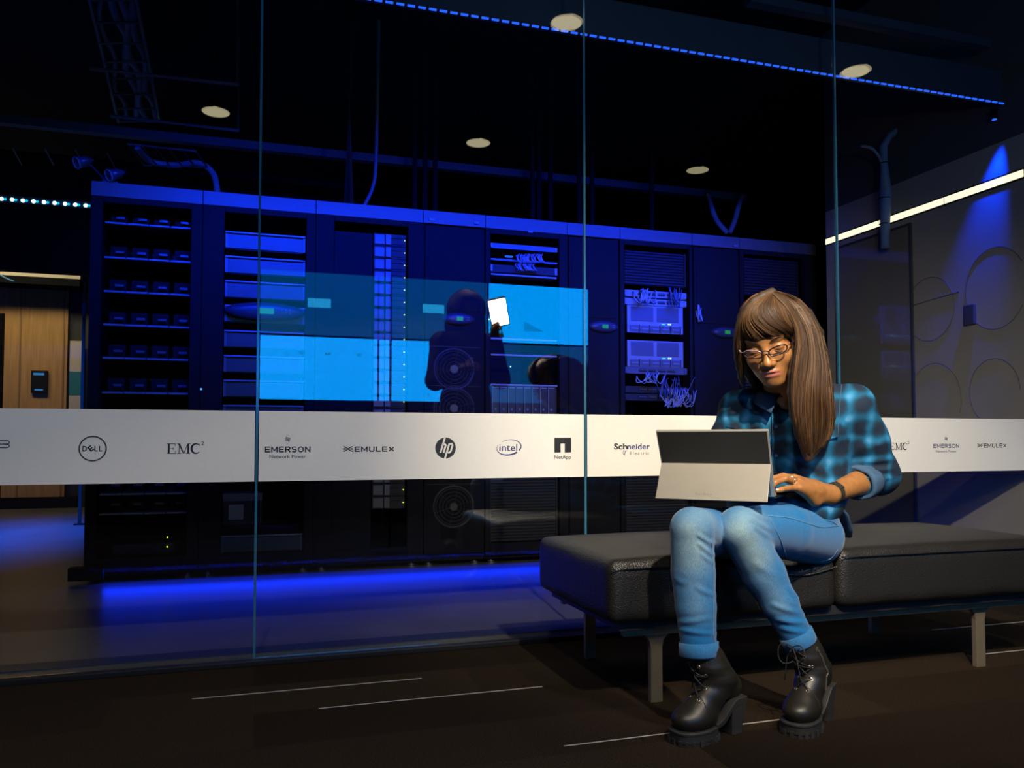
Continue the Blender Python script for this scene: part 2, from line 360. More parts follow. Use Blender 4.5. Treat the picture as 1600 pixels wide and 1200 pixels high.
# emulex
mb = MB(); x = caps(mb, 'EMULEX', 554, 616, 706, 697.5, .23); xx, zz = L(536, 701.5); emulex_mark(mb, xx, zz, .0185); logo_build(mb, x, M_ink, 'crossed curves and wide capital letters')
# round hp mark: dark disc cut by the letters
mb = MB(); x, z = L(696, 700); rr = L(712, 700)[0] - x
mb.add([(x, YL, z)] + [(a_, YL, b_) for a_, b_ in arcpts(x, z, rr, rr, 0, 360, 48)], [(0, i, i + 1) for i in range(1, 49)])
logo_build(mb, x, M_ink, 'black disc cut by two slanted white letters')
mb = MB(); YL0 = YL; YL = -.0019
s3 = .30
def sl(u, v): return (x + rr * (u + s3 * v), z + rr * v)
wd = rr * .17
ribbon(mb, [sl(-.36, 1.0), sl(-.36, -.46)], wd); ribbon(mb, [sl(-.36, .28), sl(-.16, .40), sl(-.06, .30), sl(-.06, -.46)], wd)
ribbon(mb, [sl(.24, .40), sl(.24, -1.0)], wd); ribbon(mb, [sl(.24, .37), sl(.50, .40), sl(.60, .28), sl(.60, -.30), sl(.50, -.44), sl(.24, -.42)], wd)
logo_build(mb, x, M_film, 'slanted white letters on the disc'); YL = YL0
# intel
mb = MB(); x = mark_text(mb, 'intel', 780, 808, 704.5, 693.5, bold=.008); cx_, cz_ = L(795, 699)
ww = (L(814, 700)[0] - L(776, 700)[0]) / 2; hh = (L(795, 686)[1] - L(795, 713)[1]) / 2
ribbon(mb, arcpts(cx_, cz_, ww, hh * .86, -38, 122, 40, 8), .003, wf=lambda t_: .0012 + .0036 * (1 - t_)); ribbon(mb, arcpts(cx_, cz_, ww, hh * .86, 150, 308, 40, 8), .003, wf=lambda t_: .0012 + .0052 * t_)
logo_build(mb, x, M_inkb, 'blue lower case word inside an open oval')
# netapp
mb = MB(); a = L(866, 707); b = L(892, 684); w1 = b[0] - a[0]; h1 = b[1] - a[1]
poly(mb, [a, (a[0] + w1 * .37, a[1]), (a[0] + w1 * .37, a[1] + h1 * .6), (a[0], a[1] + h1)]); poly(mb, [(a[0] + w1 * .37, a[1] + h1 * .6), (a[0] + w1 * .62, a[1] + h1 * .6), (b[0], b[1]), (a[0], b[1])])
poly(mb, [(a[0] + w1 * .62, a[1]), (b[0], a[1]), b, (a[0] + w1 * .62, a[1] + h1 * .6)]); x = mark_text(mb, 'NetApp', 866, 892, 717, 711, bold=.012)
logo_build(mb, x, M_ink, 'dark square arch above a short word')
# schneider electric
mb = MB(); x = mark_text(mb, 'Sc', 959, 972, 702, 693, bold=.03); mark_text(mb, 'h', 973, 980, 702, 693, bold=.02)
logo_build(mb, x, M_ink, 'black first letters of a two colour word')
mb = MB(); x = mark_text(mb, 'neider', 980, 1015, 702, 693, bold=.015)
xx, zz = L(977, 707)
ribbon(mb, [(xx + .005, zz + .006), (xx - .002, zz + .005), (xx - .001, zz), (xx - .004, zz - .006), (xx - .009, zz - .005)], .003); ribbon(mb, arcpts(xx - .002, zz, .0075, .0095, 100, 280, 12), .0018)
logo_build(mb, x, M_inkb, 'blue rest of the two colour word')
mb = MB(); x = mark_text(mb, 'Electric', 984, 1014, 710.5, 705.5, space=1.25); logo_build(mb, x, M_gry, 'small grey spaced word below')
# the row starts again to the right of the seated figure
marks_set_emc(1390, 1420, 703, 692, 'narrow serif letters right of the seated figure')
mb = MB(); x = caps(mb, 'EMERSON', 1458, 1498, 700, 693.5, .17); mark_text(mb, 'Network Power', 1462, 1494, 707, 703)
xx, zz = L(1478, 685.5); diamond(mb, xx, zz, .0125, False); logo_build(mb, x, M_inkb, 'small striped diamond mark near the right edge')
mb = MB(); x = caps(mb, 'EMULEX', 1537, 1572, 699.5, 693, .20); xx, zz = L(1527, 696); emulex_mark(mb, xx, zz, .0165); logo_build(mb, x, M_ink, 'crossed curves and capitals at the right edge')
# ============================================================ SERVER ROOM
FR = 1.80                                             # front plane of the cabinets
def zf(px, py, Y=FR): return aty(px, py, Y).z
def xf(px, Y=FR): return aty(px, 500, Y).x
M_lcd = emis('green_lcd', (.02, .75, .10), .33); M_btn = mat('grey_button', (.2, .2, .22), .5)
M_led_y = emis('amber_led', (.75, 1, .05), 2.2); M_led_w = emis('white_led', (.45, .9, 1), 2.2); M_led_g = emis('green_led', (.1, 1, .5), 1.6)
M_gear = mat('blue_grey_bezel', (.19, .21, .25), .5, 0, var=.1); M_gear2 = mat('dark_bezel', (.018, .020, .028), .6, 0, var=.2, spec=.25)
M_gear3 = mat('mid_bezel', (.085, .09, .115), .45, .1, var=.15)
M_slat = mat('slat_plastic', (.03, .032, .045), .7, spec=.1); M_cable = mat('pale_cable', (.24, .27, .36), .5); M_cable2 = mat('dark_cable', (.05, .06, .12), .5)
M_blk = mat('rack_black', (.010, .010, .014), .75, 0, var=.2, scale=9, spec=.08); M_lcdcase = mat('display_case', (.03, .035, .06), .35, spec=.3)
M_greenlab = mat('green_label', (.12, .5, .2), .5)
TOP = 2.06; CAPB = 1.985; RD = .86
def cabinet(name, x0, x1, label, group, open_=True, inner=None):
    r = empty(name, (x0, FR, 0)); tag(r, label, 'server rack' if open_ else 'cooling unit', group)
    w = x1 - x0; g = .0015
    m = MB(); a = .06
    if open_:
        m.box(g, .02, .03, RD, .05, CAPB).box(w - .02, w - g, .03, RD, .05, CAPB).box(.02, w - .02, RD - .02, RD, .05, CAPB).box(.02, w - .02, .03, RD - .02, .05, .09).box(.02, w - .02, .03, RD - .02, CAPB - .03, CAPB)
    else: m.box(g, w - g, .02, RD, .05, CAPB)
    m.build('body', M_blk, r)
    if open_:
        f = MB(); ia = inner or (.055, w - .055); 
        f.box(g, ia[0], 0, .03, .05, CAPB - .002).box(ia[1], w - g, 0, .03, .05, CAPB - .002).box(ia[0], ia[1], 0, .03, .05, .12).box(ia[0], ia[1], 0, .03, CAPB - .03, CAPB - .002)
        f.build('door_frame', M_blk, r, bevel=.003)
    else:
        f = MB(); f.box(.012, w - .012, -.004, .02, .07, CAPB - .01); f.build('door', M_blk, r, bevel=.004)
        h = MB(); h.box(.03, w - .03, -.008, -.004, 1.48, 1.86); h.build('vent_panel', mat('vent_black', (.010, .011, .014), .8, spec=.08), r, bevel=.003)
    MB().box(g, w - g, -.004, RD, CAPB, TOP).build('top_panel', M_cap, r, bevel=.002)
    MB().box(g, w - g, .03, RD, .028, .05).build('plinth', M_blk, r)
    for fx in (.05, w - .05):
        c = MB(); c.cyl((fx, .05, 0), (fx, .05, .012), .022, n=12).cyl((fx, .05, .012), (fx, .05, .03), .009, n=8); c.build('levelling_foot', M_gear, r)
    return r
def display(r, cx, cz, rx, rz):
    m = MB(); vs = []; n = 28
    for (k, y) in ((1, 0), (1, -.012), (.82, -.026), (.5, -.031)):
        vs.append([(cx + rx * k * math.cos(2 * math.pi * i / n), y, cz + rz * k * math.sin(2 * math.pi * i / n)) for i in range(n)])
    m.add([p for a in vs for p in a], [(j * n + i, j * n + (i + 1) % n, (j + 1) * n + (i + 1) % n, (j + 1) * n + i) for j in range(3) for i in range(n)] + [tuple(3 * n + i for i in range(n))])
    d = m.build('display_panel', M_lcdcase, r, smooth=True)
    s_ = MB().box(cx - rx * .17, cx + rx * .22, -.034, -.030, cz - rz * .35, cz + rz * .32).build('screen', M_lcd, d); s_['label'] = 'green lit readout'
    b = MB()
    for i in range(3):
        for j in range(2): b.cbox((cx + rx * (.42 + .10 * i), -.028, cz + rz * (.22 - .4 * j)), (.006, .006, .006))
    b.build('buttons', M_btn, d)
XB = [-.83, -.29, .30, .905, 1.28, 1.80, 2.155, 2.665, 3.02, 3.62]
gc = 'server cabinets in the row'; gk = 'slim cooling units in the row'
rA = cabinet('server_cabinet', XB[0], XB[1], 'tall black cabinet at the left end of the row, seven shelves with blue lit lips', gc)
rB = cabinet('server_cabinet', XB[1], XB[2], 'tall black cabinet with oval green readout left of the first glass joint', gc, inner=(.11, .54))
rC = cabinet('server_cabinet', XB[2], XB[3], 'tall black cabinet with a column of amber lights, left of the fan unit', gc, inner=(.10, .52))
rD = cabinet('cooling_unit', XB[3], XB[4], 'slim black unit with oval green readout above round fan grilles', gk, False)
rE = cabinet('server_cabinet', XB[4], XB[5], 'open rack with tangled blue cables at the top, right of the fan unit', gc, inner=(.03, .47))
rF = cabinet('cooling_unit', XB[5], XB[6], 'slim black unit with green readout just right of the second glass joint', gk, False)
rG = cabinet('server_cabinet', XB[6], XB[7], 'open rack full of brightly blue lit servers and loose cables', gc, inner=(.03, .49))
rH = cabinet('cooling_unit', XB[7], XB[8], 'slim black unit with green readout beside the seated figure’s head', gk, False)
rI = cabinet('server_cabinet', XB[8], XB[9], 'rightmost open rack with slatted blanking panels, behind the seated figure', gc, inner=(.03, .50))
display(rB, xf(414) - XB[1], zf(414, 487), .21, .048)
display(rD, xf(716) - XB[3], zf(716, 499), .095, .036)
display(rF, xf(942) - XB[5], zf(942, 511), .10, .036)
display(rH, xf(1132) - XB[7], zf(1132, 520), .10, .036)
# base lip of the left cabinet
MB().box(-.06, .10, -.05, .02, .02, .085).build('corner_guard', M_blk, rA, bevel=.004)
# fan grilles
for i, zc in enumerate((zf(711, 577), zf(711, 638), .62, .34)):
    m = MB(); cx = .185
    for rr in (.105, .085, .064, .044): m.ring((cx, -.006, zc), (0, 1, 0), rr, .0025, 28, 4)
    for k in range(6): a = k * math.pi / 3 + .3; m.cyl((cx + .02 * math.cos(a), -.007, zc + .02 * math.sin(a)), (cx + .105 * math.cos(a), -.007, zc + .105 * math.sin(a)), .002, n=4)
    m.disc((cx, -.006, zc), (0, 1, 0), .024, .005); m.ring((cx, -.004, zc), (0, 1, 0), .118, .006, 32, 6)
    m.build('fan_grille', mat('fan_plastic', (.05, .05, .055), .4), rD)
    MB().box(.03, .34, -.0075, -.004, zc + .128, zc + .132).build('panel_seam', mat('seam', (.006, .006, .01), .6), rD)

def copy_tree(o, parent=None):
    c = o.copy(); COL.objects.link(c); c.parent = parent
    for ch in list(o.children): copy_tree(ch, c)
    return c
# ---- cabinet A: drive shelves, four bays each
def shelf_unit():
    r = empty('drive_shelf'); w = .425
    MB().box(0, w, .02, .55, 0, .012).box(0, w, .30, .55, .012, .10).build('chassis', M_gear2, r)
    for k in range(4):
        x = k * w / 4
        MB().box(x + .003, x + w / 4 - .003, -.012, .02, -.003, .006).build('front_lip', M_gear, r)
        m = MB().box(x + .012, x + w / 4 - .012, .10, .30, .012, .085); m.build('drive_bay', M_blk, r, bevel=.002)
        MB().box(x + .045, x + w / 4 - .020, .055, .075, .040, .052).build('latch', M_gear3, r)
    return r
proto = shelf_unit(); ys = (349, 403, 456, 508, 560, 614)
names = ['uppermost', 'second from the top', 'third from the top', 'fourth from the top', 'fifth from the top', 'sixth from the top', 'topmost below the white band', 'lowest']
zs = [zf(232, y) for y in ys] + [zf(232, 773), .34]
for i, z in enumerate(zs):
    o = proto if i == 0 else copy_tree(proto)
    o.location = (XB[0] + .058, FR + .06, z)
    tag(o, 'drive shelf with four blue lipped bays in the left cabinet, ' + names[i], 'drive shelf', 'drive shelves in the left cabinet')
for i, (px, py) in enumerate(((265, 842), (265, 857))):
    pass
m = MB().box(0, .30, 0, .3, 0, .05); o = m.build('power_unit', M_gear2, None, off=(0, 0, 0), bevel=.003); o.location = (XB[0] + .12, FR + .08, zf(232, 868))
tag(o, 'grey power unit at the foot of the left cabinet', 'power unit')
for px, py in ((265, 842), (265, 857)):
    MB().cbox((xf(px) - o.location.x, -.003, zf(px, py) - o.location.z), (.006, .006, .006)).build('status_light', M_led_y, o)
# ---- cabinet B: servers with perforated fronts
t = NT('perforated_bezel'); tc = t.n('TexCoord'); vo = t.n('TexVoronoi'); vo.inputs['Scale'].default_value = 160; vo.inputs['Randomness'].default_value = 0
t.l(tc.outputs['Object'], vo.inputs['Vector']); t.l(t.ramp(vo.outputs['Distance'], [(.35, (.01, .01, .015)), (.5, (.06, .065, .08))]), t.b.inputs['Base Color']); t.b.inputs['Roughness'].default_value = .45; M_perf = t.m
def server(w, h, lip=M_gear, face=None):
    r = empty('rack_server')
    MB().box(0, w, .012, .5, 0, h).build('chassis', M_gear2, r)
    MB().box(.01, w - .01, 0, .012, .006, h - .014).build('bezel', face or M_perf, r)
    MB().box(0, w, -.014, .012, h - .008, h).build('front_lip', lip, r)
    for s_ in (0, 1): MB().box(s_ * (w - .012), s_ * (w - .012) + .012, -.012, .012, .004, h - .012).build('handle', M_gear3, r)
    return r
proto = server(.42, .094)
pyB = (364, 402, 440, 478, 517, 556, 594, 633); 
for i, py in enumerate(pyB):
    o = proto if i == 0 else copy_tree(proto)
    o.location = (XB[1] + .115, FR + .035, zf(420, py) - .094)
    tag(o, 'perforated server by the first glass joint, %s' % (('topmost', 'second from the top', 'third from the top', 'fourth from the top', 'fifth from the top', 'sixth from the top', 'seventh from the top', 'lowest above the white band')[i]), 'server', 'perforated servers by the first glass joint')
o = copy_tree(proto); o.location = (XB[1] + .115, FR + .035, zf(420, 836) - .094); tag(o, 'lone perforated server low in the cabinet below the white band', 'server', 'perforated servers by the first glass joint')
m = empty('control_box', (xf(352), FR + .03, zf(352, 822))); tag(m, 'small box with pale blue label below the white band', 'control box')
MB().box(0, .20, 0, .2, 0, .17).build('body', M_gear2, m, bevel=.004); MB().box(.03, .105, -.002, 0, .03, .11).build('label_plate', M_gear, m); MB().box(0, .20, -.003, 0, .13, .17).build('top_plate', M_gear3, m)
# ---- cabinet C: column of switch modules with amber lights
MB().box(.10, .315, .004, .02, .12, 1.9).build('blank_door', mat('blank_door', (.010, .011, .016), .8, spec=.08), rC, bevel=.003)
ORD = 'first second third fourth fifth sixth seventh eighth ninth tenth eleventh twelfth thirteenth fourteenth fifteenth sixteenth seventeenth eighteenth nineteenth twentieth twenty-first twenty-second twenty-third twenty-fourth twenty-fifth'.split()
def switch_module():
    r = empty('switch_module')
    MB().box(0, .185, .01, .3, 0, .068).build('chassis', M_gear2, r)
    m = MB().box(.004, .060, 0, .01, .006, .060); m.build('left_module', M_gear3, r, bevel=.002)
    m = MB().box(.066, .098, -.004, .01, .004, .064); m.build('pull_handle', M_gear3, r, bevel=.003)
    m = MB().box(.10, .175, .002, .01, .010, .016); m.box(.10, .165, .002, .01, .045, .050); m.build('rail', M_gear2, r)
    MB().cbox((.176, -.001, .034), (.005, .005, .005)).build('amber_light', M_led_y, r)
    return r
proto = switch_module()
zt = zf(646, 376); zd = (zf(646, 376) - zf(646, 628)) / 13
first = True
for i in range(25):
    z = zt - zd * i - .034
    if z < .30: break
    o = proto if first else copy_tree(proto); first = False
    o.location = (XB[2] + .325, FR + .02, z)
    tag(o, 'narrow switch module in the amber lit column, %s from the top' % ORD[i], 'switch module', 'switch modules with amber lights')
# ---- slatted blanking panels
def slats(x0, w, z0, z1, label, y=FR + .03, pitch=.018):
    r = empty('blanking_panel', (x0, y, z0)); tag(r, label, 'blanking panel', 'slatted blanking panels')
    h = z1 - z0; m = MB().box(0, w, .012, .03, 0, h); n = int(h / pitch)
    for k in range(n):
        z = (k + .5) * h / n
        m.add([(0, .012, z - .45 * h / n), (w, .012, z - .45 * h / n), (w, .0, z - .2 * h / n), (0, 0, z - .2 * h / n), (0, .012, z + .4 * h / n), (w, .012, z + .4 * h / n)], [(0, 1, 2, 3), (3, 2, 5, 4)])
    m.build('slats', M_slat, r)
    e = MB().box(-.008, 0, -.004, .03, 0, h).box(w, w + .008, -.004, .03, 0, h); e.build('edge_rail', M_gear2, r)
    return r
slats(XB[6] + .045, .425, zf(1025, 445), zf(1025, 392), 'slatted panel at the top of the rack with bright servers')
slats(XB[8] + .045, .42, zf(1212, 462), zf(1212, 404), 'slatted panel above the seated figure’s head')
slats(XB[4] + .045, .41, .12, .70, 'large slatted panel in the open rack below the white band')
slats(XB[6] + .045, .425, .12, .70, 'large slatted panel behind the tablet, below the white band')
slats(XB[8] + .045, .42, .12, .70, 'large slatted panel behind the seated figure, below the white band')
slats(XB[8] + .045, .42, .80, 1.30, 'slatted panel hidden behind the long hair of the seated figure')
# ---- rack G bright gear
def port_switch(loc, w, label, m_face=M_gear):
    r = empty('network_switch', loc); tag(r, label, 'network switch', 'network switches in the bright rack'); h = .042
    MB().box(0, w, .008, .4, 0, h).build('chassis', M_gear2, r); MB().box(0, w, 0, .008, 0, h).build('face', m_face, r)
    for g in range(4):
        m = MB(); x = w * (.22 + .155 * g); m.box(x, x + w * .125, -.002, 0, .012, .030); p = m.build('port_block', mat('port_black', (.01, .01, .012), .4), r)
        q = MB()
        for k in range(4): q.cbox((x + w * .125 * (k + .5) / 4, -.003, .024), (.006, .002, .004))
        q.build('port_contacts', M_gear, p)
    for s_ in (0, 1): MB().box(s_ * (w - .018), s_ * (w - .018) + .018, -.006, 0, .004, h - .004).build('ear', m_face, r)
    return r
def big_server(loc, w, h, label):
    r = empty('rack_server', loc); tag(r, label, 'server', 'large servers in the bright rack')
    MB().box(0, w, .01, .45, 0, h).build('chassis', M_gear2, r); MB().box(0, w, 0, .01, 0, h).build('face', M_gear, r, bevel=.002)
    for x0, x1 in ((.06, .46), (.52, .92)):
        m = MB().box(x0 * w, x1 * w, -.003, 0, .42 * h, .95 * h); m.build('bay_cover', M_gear3, r, bevel=.002)
    for k in range(5):
        x = w * (.04 + .185 * k); m = MB().box(x, x + w * .165, -.004, 0, .04 * h, .27 * h); d = m.build('drive_caddy', M_gear3, r, bevel=.0015)
        MB().box(x + .012, x + w * .165 - .008, -.007, -.004, .13 * h, .17 * h).build('latch', M_gear, d); MB().box(x + w * .165 - .002, x + w * .165 + .004, -.005, 0, .02 * h, .29 * h).build('divider', M_gear2, d)
    m = MB().cbox((w * .73, -.004, .345 * h), (.008, .004, .008)).cbox((w * .765, -.004, .345 * h), (.008, .004, .008)); m.build('status_light', M_led_w, r)
    MB().cbox((w * .64, -.004, .335 * h), (.024, .004, .004)).build('small_indicator', M_led_g, r)
    return r
gx = XB[6] + .04; gw = .435
port_switch((gx, FR + .02, zf(1025, 464) - .002), gw, 'upper of the two switches at the top of the bright rack')
port_switch((gx, FR + .02, zf(1025, 477)), gw, 'lower of the two switches at the top of the bright rack')
big_server((gx + .02, FR + .025, zf(1025, 520)), gw - .04, zf(1025, 477.5) - zf(1025, 520), 'upper of the two bright servers with paired bays')
big_server((gx + .02, FR + .025, zf(1025, 573)), gw - .04, zf(1025, 532) - zf(1025, 573), 'lower of the two bright servers with paired bays')
port_switch((gx, FR + .02, zf(1025, 584)), gw, 'switch directly under the lower bright server, cables hanging from it', M_gear3)
port_switch((gx, FR + .02, zf(1025, 614)), gw, 'dark switch under the hanging cables', M_gear2)
port_switch((gx, FR + .02, zf(1025, 626)), gw, 'lowest dark switch with a tangle of cables in front', M_gear2)
for px in (975, 1088): 
    o = MB().box(0, .014, 0, .02, 0, .75).build('cable_channel', M_gear3); o.location = (xf(px) - .007, FR + .006, 1.02); tag(o, 'upright channel along the %s side of the bright servers' % ('left' if px < 1000 else 'right'), 'cable channel')
def cable(pts, r=.003, m=M_cable, label='', group='', name='patch_cable', n=6, off=None):
    # smooth the control polygon
    P = [Vector(p) for p in pts]; q = []
    for i in range(len(P) - 1):
        p0, p1, p2, p3 = P[max(i - 1, 0)], P[i], P[i + 1], P[min(i + 2, len(P) - 1)]
        for k in range(6):
            u = k / 6; q.append(.5 * ((2 * p1) + (p2 - p0) * u + (2 * p0 - 5 * p1 + 4 * p2 - p3) * u * u + (3 * p1 - p0 - 3 * p2 + p3) * u ** 3))
    q.append(P[-1]); o = MB().tube(q, r, n).build(name, m, None, off=P[0], smooth=True); tag(o, label, 'cable', group); return o
rc = random.Random(3)
def loops(pxs, y0, y1, n, r, m, label, group, spread=10, dep=.06):
    for i in range(n):
        a = rc.uniform(*pxs); b = a + rc.uniform(-spread, spread) * 2; ym = rc.uniform(y0, y1)
        pts = [aty(a, y0 + rc.uniform(0, 3), FR + .018), aty(a + rc.uniform(-4, 4), (y0 + ym) / 2, FR - dep * rc.uniform(.3, 1)), aty((a + b) / 2 + rc.uniform(-8, 8), y1 - rc.uniform(0, 6), FR - dep * rc.uniform(.2, .9)), aty(b, ym, FR - dep * rc.uniform(.1, .8)), aty(b + rc.uniform(-5, 5), rc.uniform(y0, y0 + 6), FR + .018)]
        cable(pts, r, m, label, group)
loops((1008, 1028), 582, 600, 9, .0032, M_cable, 'pale cable hanging in a loop under the lower bright server', 'hanging cables in the bright rack')
loops((1045, 1076), 606, 636, 16, .0032, M_cable, 'pale cable in the tangle at the bottom right of the bright rack', 'cable tangle in the bright rack', 12)
loops((1030, 1070), 590, 622, 8, .003, M_cable2, 'dark blue cable in the tangle at the bottom of the bright rack', 'dark cables in the bright rack', 14)
loops((995, 1012), 452, 474, 7, .004, M_cable, 'pale cable crossing the top left of the bright rack', 'cables over the top switch', 10)
loops((1045, 1056), 450, 480, 4, .004, M_cable2, 'dark cable looping over the right of the top switch', 'dark cables over the top switch', 5)
loops((1086, 1092), 478, 506, 3, .004, M_cable, 'cable hanging down the right side of the bright rack', 'side cables of the bright rack', 3)
# ---- rack E
ex = XB[4] + .035; ew = .43
def shelf_unit2(loc, w, h, label, m=M_gear3):
    r = empty('rack_shelf', loc); tag(r, label, 'shelf', 'shelves in the cable rack')
    MB().box(0, w, .006, .25, 0, h).build('chassis', M_gear2, r); MB().box(.012, w - .012, 0, .006, 0, h).build('face', m, r)
    for s_ in (0, 1): MB().box(s_ * (w - .016), s_ * (w - .016) + .016, -.006, .006, .002, h - .002).build('ear', M_gear, r)
    return r
shelf_unit2((ex, FR + .03, zf(820, 389)), ew, .030, 'uppermost patch panel with bright ears, right of the fan unit')
shelf_unit2((ex, FR + .03, zf(820, 408)), ew, .012, 'thin blue bar behind the upper row of tangled cables')
shelf_unit2((ex, FR + .03, zf(820, 426)), ew, .045, 'lower patch panel behind the second row of tangled cables', M_gear2)
MB().box(0, .05, -.001, .001, 0, .012).build('label_strip', M_greenlab, rE).location = (xf(791) - XB[4], .028, zf(797, 401))
for (xa, xb, ya, yb, n) in ((807, 850, 397, 411, 20), (807, 836, 411, 424, 14)):
    for i in range(n):
        px = xa + (xb - xa) * (i + .5) / n + rc.uniform(-1, 1)
        pts = [aty(px, ya + rc.uniform(-1, 2), FR + .028), aty(px - 2, ya + 3, FR - .01), aty(px + rc.uniform(-3, 3), (ya + yb) / 2 + 2, FR - .02), aty(px + 3, yb - 1, FR - .01), aty(px + 2, yb + rc.uniform(-1, 1), FR + .028)]
        cable(pts, .0030, M_cable, 'short patch lead, %s row of tangled leads, %s from the left' % ('upper' if ya < 400 else 'lower', ORD[i]), 'patch leads, %s row' % ('upper' if ya < 400 else 'lower'))
for (py, nm) in ((431, 'bright sill under the tangled cables'), (531, 'blue lit bar behind the reflected screen, upper'), (556, 'blue lit bar behind the reflected screen, lower')):
    o = MB().box(0, .42, 0, .1, 0, .010).build('shelf_bar', M_gear, None); o.location = (ex + .008, FR + .03, zf(820, py)); tag(o, nm, 'shelf')
# blade server
bz0 = .86; bz1 = zf(820, 600)
r = empty('blade_server', (ex, FR + .03, bz0)); tag(r, 'blade server with eight upright modules just above the white band', 'blade server')
MB().box(0, ew, .012, .4, 0, bz1 - bz0).build('chassis', M_gear2, r); MB().box(0, ew, -.003, .012, bz1 - bz0 - .01, bz1 - bz0).build('front_lip', M_gear, r)
for k in range(8):
    x = .015 + k * .0505; H_ = bz1 - bz0 - .012
    b = MB().box(x, x + .046, .002, .012, .003, H_).build('blade', mat('blade_black', (.02, .02, .03), .4), r, bevel=.002)
    m = MB().box(x, x + .003, -.004, .003, .003, H_).box(x + .006, x + .042, -.003, .003, H_ - .012, H_ - .006).cbox((x + .022, 0, .05), (.01, .006, .012)); m.build('blade_latch', M_gear, b)
MB().cbox((xf(797) - 0, FR - .01, zf(797, 573)), (.006, .006, .006)).build('status_light', M_led_w, rE).location = (-XB[4], -FR, 0)
for px, py in ((764, 499), (780, 503)):
    MB().cbox((xf(px) - XB[4], -.004, zf(px, py)), (.006, .006, .006)).build('status_light', M_led_y, rE)
MB().cbox((xf(316) - XB[0] , -.004, zf(316, 608)), (.009, .006, .009)).build('status_light', emis('blue_led', (.1, .4, 1), 1.5), rA)
for px, py in ((505, 888), (511, 887), (316, 893), (665, 880), (673, 879), (750, 876), (1062, 368)):
    pass
# small screws / bolts glinting at the cap
for px, py, wh in ((670, 345, 'above the amber lit column'), (740, 350, 'above the fan unit'), (824, 364, 'above the tangled leads'), (1145, 386, 'nearest the seated figure')):
    o = MB().box(0, .03, -.012, 0, 0, .012).build('bracket', M_gear, None); p = aty(px, py, FR - .004); o.location = (p.x, FR - .004, p.z); tag(o, 'small bright bracket on the cabinet top panel, ' + wh, 'bracket', 'brackets on the top panels')
# ============================================================ CEILING, STRIPS, FAR ROOM
M_bled = emis('blue_led_dot', (.02, .12, 1), 1.3); M_wled = emis('cyan_led_dot', (.45, .85, 1), 6); M_hous = mat('strip_housing', (.02, .03, .05), .5); M_cled = emis('teal_led_dot', (.0, .45, .8), 1.5)
r = empty('led_strip', (-2.0, .14, 2.33)); tag(r, 'long blue led strip running under the ceiling beam inside the glass', 'led strip')
MB().box(0, 5.38, -.012, .012, 0, .012).build('housing', M_hous, r)
pr_ = None
for k in range(90):
    x = 5.36 - .0405 * k; nm = MB().box(-.009 if k % 4 else -.014, .009 if k % 4 else .014, -.010, -.003, -.006, 0) if pr_ is None else None
    if pr_ is None: pr_ = nm.build('led', M_bled, r); o = pr_
    else: o = pr_.copy(); COL.objects.link(o)
    o.parent = r; o.location = (x, -.004, 0)
o = MB().box(-2.4, 3.4, 0, .025, 0, .16).build('ceiling_beam', M_steel, None); o.location = (0, .16, 2.345); tag(o, 'blue grey beam above the led strip, top right', 'beam')
# second beam close to the glass, top right corner
o = MB().box(0, 1.3, 0, .05, 0, .04).build('conduit', M_steel, None); o.location = (1.95, .08, 2.56); tag(o, 'blue lit rail at the very top right near the ceiling', 'rail')
# long light beam across the back
o = MB().box(-3.6, 3.62, 0, .06, 0, .052).build('ceiling_rail', M_steel, None); p = aty(600, 248, 2.6); o.location = (0, 2.6, p.z - .026); o.scale = (1, 1, 1); tag(o, 'long blue grey rail crossing above the cabinets', 'rail')
RZ = p.z
# downlights; discs inside the server room imitate reflections, the last two are added fill
M_dl = emis('reflected_lamp_glow', (1.0, .86, .50), .30); M_dl2 = emis('lit_lamp', (1.0, .86, .52), 3.6)
for i, (x, y, lab) in enumerate(((1.512, -1.06, 'unlit pale round downlight at the top, left of the second glass joint'), (3.339, -1.06, 'round downlight crossed by the blue led strip, top right'), (-.285, 2.83, 'disc standing in for a reflected downlight, above the cable tray, left'), (1.517, 2.84, 'disc standing in for a reflected downlight, in the middle above the rail'), (3.355, 2.88, 'smallest disc standing in for a reflected downlight, right of the second glass joint'), (-.285, -2.83, 'added downlight behind the camera on the left, brightening the left of the band'), (1.517, -2.84, 'added downlight behind the camera in the middle'))):
    r = empty('downlight', (x, y, 2.9)); tag(r, lab, 'downlight', 'round downlights');  # name shared with the stand-in reflection discs and the added fill lamps
    ro = .082 if y < 2 else .088
    MB().cyl((0, 0, 0), (0, 0, .05), ro + .012, n=32).build('housing', M_dark, r); MB().cyl((0, 0, -.004), (0, 0, .002), ro, n=32).build('lamp_disc', M_dl if y > 0 else (M_dl2 if y > -2 else emis('added_soft_lamp', (1, .86, .5), .8)), r)
    MB().cyl((0, 0, .05), (0, 0, .4), .01, n=8).build('hanging_rod', M_dark, r)
